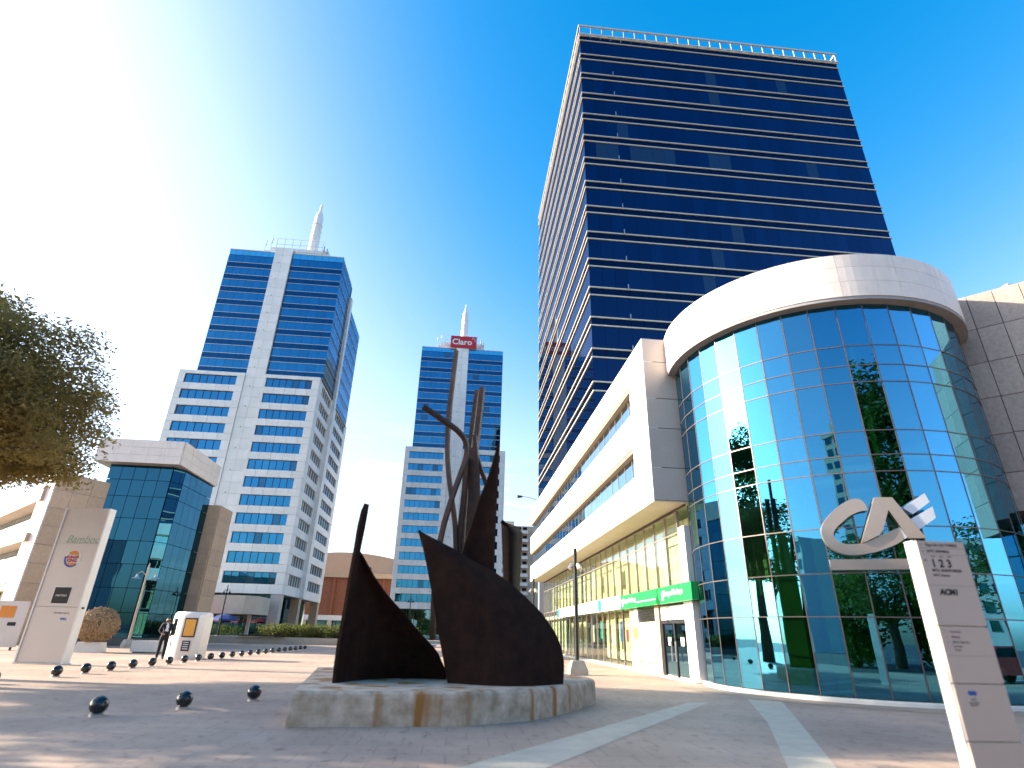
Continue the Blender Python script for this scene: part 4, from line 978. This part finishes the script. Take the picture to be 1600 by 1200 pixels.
# arm lamp above the wing roof edge
t = thing('arm_lamp', (7.9, 57.6, 13.2), 'small arm lamp sticking out at the far roof end of the white wing', 'lamp')
b = MB(); b.tube([(7.9, 57.6, 13.2), (7.9, 57.6, 14.2), (7.0, 57.6, 14.45), (6.3, 57.6, 14.5)], .05, 6); b.build('arm', 'frame_metal', t)
b = MB(); b.tube([(6.35, 57.6, 14.5), (5.85, 57.6, 14.46)], [.1, .17], 10); b.build('lamp_head', 'black_metal', t)

# ------------------------------------------------------------------ kiosk, wicker ball, bench, planter, hedge
def kiosk():
    t = thing('information_kiosk', (-12.7, 30.5, 0), 'white rounded kiosk with a yellow screen beside the standing man', 'kiosk')
    P0 = Vector((-13.55, 31.0, 0)); P1 = Vector((-12.62, 30.1, 0)); P2 = Vector((-11.72, 30.2, 0)); 
    pts = [(-13.5, 31.3), (-13.45, 30.85), (-12.85, 30.12), (-12.6, 30.0), (-11.75, 30.05), (-11.55, 30.25), (-11.55, 31.2), (-11.8, 31.45), (-13.2, 31.5)]
    c = Vector((-12.5, 30.75, 0)); n = len(pts); vs = []; pts = [(x if x < -12.2 else x - .2, y) for x, y in pts]
    for z, k in ((0, .97), (.06, 1), (1.78, 1), (1.95, .965), (2.03, .88)): vs += [tuple((c + (Vector((*p, 0)) - c) * k)[:2]) + (z,) for p in pts]
    b = MB(); b.add(vs, [(j * n + i, j * n + (i + 1) % n, (j + 1) * n + (i + 1) % n, (j + 1) * n + i) for j in range(4) for i in range(n)] + [tuple(range(4 * n, 5 * n)), tuple(reversed(range(n)))]); b.build('shell', 'plastic_white', t, True)
    b = MB(); b.box(-12.55, -11.98, 29.985, 30.01, .93, 1.76); f = b.build('screen_frame', 'mullion_dark', t)
    b = MB(); b.box(-12.50, -12.03, 29.975, 29.99, .99, 1.70); b.build('screen', 'screen_yellow', t)
    b = MB(); b.box(-12.45, -12.10, 29.985, 30.012, .35, .78); b.build('notice', 'ink', t)
    b = MB()
    for k in range(4): b.box(-12.40, -12.15, 29.98, 29.99, .42 + .09 * k, .46 + .09 * k)
    b.build('print', 'white_ink', t)
    d = (Vector((-12.85, 30.12, 0)) - Vector((-13.45, 30.85, 0))).normalized(); nn = Vector((d.y, -d.x, 0)); o = Vector((-13.45, 30.85, 0))
    if nn.dot(Vector((0, -1, 0))) < 0: nn = -nn
    pbox('side_window', 'lobby_glass_dark', t, o + d * .25 - nn * .02 + Vector((0, 0, 1.0)), d * .45, nn * .035, (0, 0, .72)); pbox('keypad', 'ink_grey', t, o + d * .35 - nn * .02 + Vector((0, 0, .5)), d * .16, nn * .05, (0, 0, .26))
kiosk()
t = thing('wicker_ball', (-19.45, 35.6, 0), 'big brown wicker ball on a pale block before the dark glass corner', 'sculpture')
b = MB(); b.add([(-19.45 + s * a, 35.6 + r * a * .7, z) for z, a in ((0, .62), (.5, .55)) for s, r in ((-1, -1), (1, -1), (1, 1), (-1, 1))], [(3, 2, 1, 0), (4, 5, 6, 7), (0, 1, 5, 4), (1, 2, 6, 5), (2, 3, 7, 6), (3, 0, 4, 7)]); b.build('block', 'kerb_white', t)
b = MB(); c = Vector((-19.4, 35.6, 1.33))
for i in range(2600):
    d = Vector(RNG.normal(size=3)).normalized(); a = d.orthogonal().normalized(); a = (Matrix.Rotation(random.random() * 6.28, 3, d) @ a); w = d.cross(a) * .02
    e = c + Vector((d.x * .95, d.y * .95, d.z * .86)) * random.uniform(.94, 1.05); a = a * random.uniform(.10, .2) + d * random.uniform(-.02, .09)
    b.add([e - a - w, e - a + w, e + a + w, e + a - w, e + d * .02], [(0, 1, 2, 3), (0, 4, 2), (1, 4, 3)])
o = b.build('twigs', 'wicker', t); tag(o, kind='stuff')
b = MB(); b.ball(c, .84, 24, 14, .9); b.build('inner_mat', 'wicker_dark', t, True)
t = thing('stone_bench', (-16.75, 36.0, 0), 'white block bench left of the standing man', 'bench')
b = MB(); b.box(-17.5, -15.9, 35.8, 36.4, .06, .62); b.build('seat_block', 'kerb_white', t); b = MB(); b.box(-17.4, -16.0, 35.88, 36.34, 0, .06); b.build('foot', 'joint', t)

t = thing('planter', (-19, 62, 0), 'long low concrete planter wall with a dark seat below the hedge', 'planter')
b = MB(); b.box(-25, -3, 62, 62.5, 0, .62); b.box(-25, -3, 77.5, 78, 0, .62); b.build('wall', 'concrete', t); b = MB(); b.box(-25, -3, 62.51, 77.49, 0, .5); b.build('soil', 'bark', t)
b = MB(); b.box(-20.6, -16.2, 61.6, 62.3, .66, .78); b.build('seat', 'black_metal', t)
def leaves(b, centers, per, spread, size, flat=.5):
    for c in centers:
        for _ in range(per):
            d = RNG.normal(size=3) * spread; e = Vector(c) + Vector((d[0], d[1], d[2] * flat)); s_ = size * random.uniform(.6, 1.3)
            a = Vector(RNG.normal(size=3)).normalized(); w = a.orthogonal().normalized() * s_ * .45; a = a * s_
            b.v += [tuple(e - a), tuple(e + w), tuple(e + a), tuple(e - w)]; k = len(b.v); b.f.append((k - 4, k - 3, k - 2, k - 1)); b.mi.append(b.cur)
def leaf_mesh(name, cs, per, spread, size, m, parent, flat=.6):
    cs = np.asarray(cs, float); N = len(cs) * per
    e = np.repeat(cs, per, 0) + np.clip(RNG.normal(size=(N, 3)), -1.65, 1.65) * np.array([spread, spread, spread * flat])
    a = RNG.normal(size=(N, 3)); a[:, 2] *= .55; a /= np.linalg.norm(a, axis=1)[:, None]
    w = np.cross(a, RNG.normal(size=(N, 3))); w /= np.linalg.norm(w, axis=1)[:, None]
    s_ = size * RNG.uniform(.6, 1.35, (N, 1)); a = a * s_; w = w * s_ * .42
    v = np.stack([e - a, e + w, e + a, e - w], 1).reshape(-1, 3)
    me = bpy.data.meshes.new(name); me.vertices.add(4 * N); me.vertices.foreach_set('co', v.astype(np.float32).ravel())
    me.loops.add(4 * N); me.loops.foreach_set('vertex_index', np.arange(4 * N, dtype=np.int32))
    me.polygons.add(N); me.polygons.foreach_set('loop_start', np.arange(0, 4 * N, 4, dtype=np.int32)); me.polygons.foreach_set('loop_total', np.full(N, 4, np.int32))
    me.materials.append(MATS[m]); me.update(calc_edges=True); me.validate()
    return link(name, me, parent)
t = thing('hedge', (-15, 66, .5), 'bushy olive hedge growing along the planter beyond the bollards', 'hedge')
cs = [(random.uniform(-19.5, -4), random.uniform(63, 68), random.uniform(.6, 1.65)) for _ in range(420)]
leaf_mesh('foliage', cs, 46, .28, .11, 'leaf_hedge', t)
b = MB()
for i in range(60):
    x, y = random.uniform(-19, -4), random.uniform(63.3, 67); b.tube([(x, y, .45), (x + random.uniform(-.3, .3), y, 1.6)], .03, 5)
b.build('stems', 'bark', t)
t = thing('shrub_bed', (-32, 78, 0), 'dark green shrub bed before the terrace umbrellas', 'shrubs')
leaf_mesh('foliage', [(random.uniform(-38, -26), random.uniform(77, 78.4), random.uniform(.5, 1.5)) for _ in range(120)], 40, .25, .1, 'leaf_green', t)
b = MB(); b.box(-38.5, -25.5, 76.6, 78.8, 0, .5); b.build('bed', 'concrete', t)

q = gr(6, 1016); t = thing('menu_board', (q.x, q.y, 0), 'cream notice board with an orange patch at the left picture edge', 'sign')
b = MB(); b.box(q.x - 1.1, q.x + .45, q.y, q.y + .12, .15, 2.45); b.build('board', 'totem_grey', t)
b = MB(); b.box(q.x - .9, q.x - .1, q.y - .01, q.y, 1.6, 2.2); b.build('poster', 'logo_orange', t); b = MB(); b.box(q.x - .3, q.x + .12, q.y - .012, q.y - .0, 1.2, 1.38); b.build('print', 'ink', t)
for dx in (-.9, .2): abox('leg', 'black_metal', t, q.x + dx, q.x + dx + .08, q.y + .02, q.y + .1, 0, .15)

# ------------------------------------------------------------------ trees
def tree(label, x, y, z0, c, r, nclump, per, spread, size, m, seed, trunk_r=.28, limbs=16, group=None, name='broadleaf_tree', low=-.35):
    t = thing(name, (x, y, 0), label, 'tree', group); rg = random.Random(seed)
    cs = []
    while len(cs) < nclump:
        d = Vector((rg.gauss(0, 1), rg.gauss(0, 1), rg.gauss(0, 1))).normalized(); k = rg.uniform(.25, 1) ** .45 * rg.choice((1, 1, 1, .93, 1.06))
        if d.z * k < low: continue
        cs.append((c[0] + d.x * k * r[0], c[1] + d.y * k * r[1], c[2] + d.z * k * r[2] + rg.uniform(-.3, .3)))
    b = MB(); base = Vector((x, y, 0)); fork = Vector((x + (c[0] - x) * .15, y + (c[1] - y) * .15, z0))
    b.tube([base, base.lerp(fork, .5) + Vector((.08, .05, 0)), fork], [trunk_r * 1.25, trunk_r, trunk_r * .85], 10)
    for p in rg.sample(cs, min(limbs, len(cs))):
        p = Vector(p); q = fork.lerp(p, .5) + Vector((rg.uniform(-.4, .4), rg.uniform(-.4, .4), rg.uniform(.0, .7)))
        b.tube([fork - Vector((0, 0, .2)), fork.lerp(q, .5) + Vector((0, 0, .25)), q, p], [trunk_r * .5, trunk_r * .34, trunk_r * .2, .02], 6)
    b.build('trunk', 'bark', t, True)
    leaf_mesh('crown', cs, per, spread, size, m, t); return t
tree('broad olive-green tree reaching into the sky at the left picture edge', -18.6, 17.2, 4.2, (-18.2, 17.0, 7.35), (6.9, 5.2, 3.4), 270, 860, .45, .072, 'leaf_dark', 3, .32, 40, low=-.4)
tree('lower tree beyond the left edge shading the nearest paving', -20.5, 9.6, 3.6, (-20.5, 9.6, 8.0), (5.2, 3.0, 3.4), 75, 100, .5, .15, 'leaf_green', 6, .28, 14, low=-.8)
tree('tall tree beyond the left edge shading the plinth side', -26.0, 20.5, 7, (-26.0, 20.5, 14.0), (5.2, 4.6, 5.2), 200, 100, .55, .17, 'leaf_green', 5, .35, 18, low=-.8)
# trees and houses behind the camera: the drum mirrors them
tree('tall tree mirrored in the middle of the drum', 15.4, -2.5, 3.0, (14.8, -2.5, 9.4), (3.1, 2.8, 6.8), 240, 90, .5, .17, 'leaf_green', 8, .3, 24, 'trees mirrored in the drum', low=-.8)
tree('round tree mirrored low in the left half of the drum', -3.0, -9.0, 2.5, (-3.0, -9.0, 5.2), (3.2, 3.2, 3.2), 110, 60, .5, .14, 'leaf_green', 9, .28, 14, 'trees mirrored in the drum', low=-.8)
tree('spreading tree mirrored beside the logo', 6.0, -9.5, 2.5, (6.0, -9.5, 5.0), (3.6, 3.2, 3.0), 110, 60, .5, .14, 'leaf_green', 10, .28, 14, 'trees mirrored in the drum', low=-.8)
tree('thin tree mirrored at the right side of the drum', 27.0, 2.0, 2.8, (27.0, 2.0, 4.8), (2.2, 2.2, 2.4), 70, 45, .4, .12, 'leaf_green', 12, .16, 14, 'trees mirrored in the drum', low=-.8)
for k, (x, y, h, lab) in enumerate(((-14, -14, 7.2, 'leftmost tree of the street row mirrored low in the drum'), (-8.5, -13, 6.4, 'second tree of the street row mirrored low in the drum'), (.5, -14, 7.0, 'third tree of the street row mirrored low in the drum'), (11, -13, 7.0, 'fourth tree of the street row mirrored low in the drum'), (17.5, -14, 6.2, 'rightmost tree of the street row mirrored low in the drum'))):
    tree(lab, x, y, 1.6, (x, y, h * .52), (3.8, 2.8, h * .5), 150, 80, .6, .2, 'leaf_green', 30 + k, .25, 12, 'trees mirrored in the drum', low=-.95)
def slab_house(label, x0, x1, y0, y1, h, m, floors, cols):
    t = thing('apartment_block', ((x0 + x1) / 2, (y0 + y1) / 2, 0), label, 'building', 'apartment blocks behind the camera')
    abox('wall', m, t, x0, x1, y0, y1, 0, h)
    fh = h / floors; w = MB()
    for k in range(1, floors):
        for i in range(cols):
            cw = (x1 - x0) / cols; w.box(x0 + cw * (i + .18), x0 + cw * (i + .82), y1, y1 + .06, fh * k + .6, fh * k + fh - .7)
    w.build('window', 'lobby_glass_dark', t)
    b = MB(); b.box(x0 + 2, x0 + 6, y0 + 1, y1 - 1, h, h + 3); b.build('plant_room', m, t); b = MB(); b.box(x0 - .2, x1 + .2, y1 + .001, y1 + .35, h - .9, h + .1); b.build('cornice', m, t)
slab_house('slender pale tower block mirrored in the drum', -66, -61.5, -108, -102, 50, 'soffit', 16, 2)
slab_house('cream apartment block mirrored right of the totem', 70, 95, -62, -50, 17, 'drum_stone', 6, 9)
slab_house('pale block behind the camera to the left', -110, -80, -60, -46, 20, 'white_paint', 6, 10)
def car(p, label, m, rot):
    t = thing('parked_car', p, label, 'car', 'cars parked behind the camera'); x, y, _ = p
    prof = [(-2.1, .35), (-2.1, .75), (-1.9, .92), (-1.2, 1.0), (-.6, 1.42), (.7, 1.45), (1.45, 1.02), (2.0, .92), (2.12, .7), (2.1, .35)]
    b = MB(); n = len(prof); vs = [(x + a, y + s, z) for s, in ((-.82,), (.82,)) for a, z in prof]
    b.add(vs, [tuple(range(n)), tuple(reversed(range(n, 2 * n)))] + [(i, (i + 1) % n, (i + 1) % n + n, i + n) for i in range(n)]); b.build('body', m, t)
    for s in (-.835, .8):
        b = MB(); b.add([(x + a, y + s, z) for a, z in ((-1.05, 1.02), (-.55, 1.36), (.65, 1.38), (1.25, 1.03))] + [(x + a, y + s + .035, z) for a, z in ((-1.05, 1.02), (-.55, 1.36), (.65, 1.38), (1.25, 1.03))], [(0, 1, 2, 3), (7, 6, 5, 4), (0, 1, 5, 4), (1, 2, 6, 5), (2, 3, 7, 6), (3, 0, 4, 7)]); b.build('side_window', 'lobby_glass_dark', t)
    for a in (-1.35, 1.35):
        for s in (-.72, .72):
            b = MB(); b.tube([(x + a, y + s - .1, .33), (x + a, y + s + .1, .33)], .33, 18); b.build('wheel', 'tyre', t)
    for s in (-.6, .6): abox('headlight', 'white_ink', t, x + 2.06, x + 2.125, y + s - .18, y + s + .18, .62, .76)
car((24.5, 4.5, 0), 'red car mirrored low at the right of the drum', 'car_red', 0)
car((4.0, -6.0, 0), 'white car mirrored low in the drum', 'plastic_white', 0)
g = MB(); g.add([(-60, -31, .004), (70, -31, .004), (70, -4, .004), (-60, -4, .004)], [(0, 1, 2, 3)]); tag(g.build('road', 'asphalt'), kind='structure')

# ------------------------------------------------------------------ the man beside the kiosk
def person():
    H = 1.80; base = Vector((-13.05, 29.45, 0))
    J = dict(pel=(0, 0, .95), spine=(.02, 0, 1.15), chest=(.03, .0, 1.36), neck=(.02, -.01, 1.53), head=(-.01, -.03, 1.64), top=(-.01, -.03, 1.76),
             hl=(-.10, .0, .90), kl=(-.11, -.02, .50), al=(-.12, .03, .09), tl=(-.16, -.13, .045), hr=(.10, 0, .90), kr=(.12, .0, .50), ar=(.12, .04, .09), tr=(.12, -.13, .045),
             sl=(-.18, .0, 1.44), el=(-.26, -.02, 1.17), wl=(-.14, -.20, 1.05), gl=(-.06, -.24, 1.04), sr=(.21, .0, 1.43), er=(.28, .03, 1.16), wr=(.20, -.14, .98), gr=(.10, -.20, 1.0))
    E_ = [('pel', 'spine'), ('spine', 'chest'), ('chest', 'neck'), ('neck', 'head'), ('head', 'top'), ('pel', 'hl'), ('hl', 'kl'), ('kl', 'al'), ('al', 'tl'), ('pel', 'hr'), ('hr', 'kr'), ('kr', 'ar'), ('ar', 'tr'),
          ('chest', 'sl'), ('sl', 'el'), ('el', 'wl'), ('wl', 'gl'), ('chest', 'sr'), ('sr', 'er'), ('er', 'wr'), ('wr', 'gr')]
    rad = dict(pel=(.17, .12), spine=(.16, .115), chest=(.19, .12), neck=(.06, .06), head=(.085, .1), top=(.06, .07), hl=(.1, .1), kl=(.075, .08), al=(.055, .06), tl=(.045, .035), hr=(.1, .1), kr=(.075, .08), ar=(.055, .06), tr=(.045, .035),
               sl=(.085, .08), el=(.062, .062), wl=(.042, .042), gl=(.035, .03), sr=(.085, .08), er=(.062, .062), wr=(.042, .042), gr=(.035, .03))
    ks = list(J); me = bpy.data.meshes.new('body'); me.from_pydata([J[k] for k in ks], [(ks.index(a), ks.index(c)) for a, c in E_], [])
    ob = bpy.data.objects.new('tmp', me); COL.objects.link(ob); md = ob.modifiers.new('s', 'SKIN'); ob.modifiers.new('u', 'SUBSURF').levels = 2
    for i, k in enumerate(ks): me.skin_vertices[0].data[i].radius = rad[k]; me.skin_vertices[0].data[i].use_root = (k == 'pel')
    ob.modifiers['u'].render_levels = 2
    dg = bpy.context.evaluated_depsgraph_get(); m2 = bpy.data.meshes.new_from_object(ob.evaluated_get(dg)); bpy.data.objects.remove(ob)
    for m in ('suit', 'skin', 'shirt', 'hair'): m2.materials.append(MATS[m])
    for p in m2.polygons:
        c = p.center; p.use_smooth = True; i = 0
        if c.z > 1.50: i = 1
        if c.z > 1.50 and (c.z > 1.70 or (c.y > -.01 and c.z > 1.58)): i = 3
        if 1.18 < c.z < 1.52 and abs(c.x - .0) < .05 and c.y < -.06: i = 2
        if .94 < c.z < 1.10 and c.y < -.17: i = 1
        p.material_index = i
    t = thing('person', base, 'man in a dark suit and white shirt standing beside the white kiosk', 'person')
    o = link('body', m2, t, Matrix.Translation(base) @ Matrix.Rotation(R(35), 4, 'Z'))
    b = MB()
    nose = base + Vector((.0, 0, 0))
    for k in range(4):
        b.tube([base + Vector((-.02 + .0 * k, -.22 - .012 * k, 1.03 + .02 * k)), base + Vector((.07, -.25, 1.02 + .02 * k))], .011, 6)
    b.build('fingers', 'skin', t)
    b = MB(); b.ball(base + Vector((.055, -.135, 1.655)), .018, 8, 6); b.build('nose', 'skin', t, True)
person()
# apply object-level clean-up: nothing to hide
print('objects', len(bpy.data.objects))
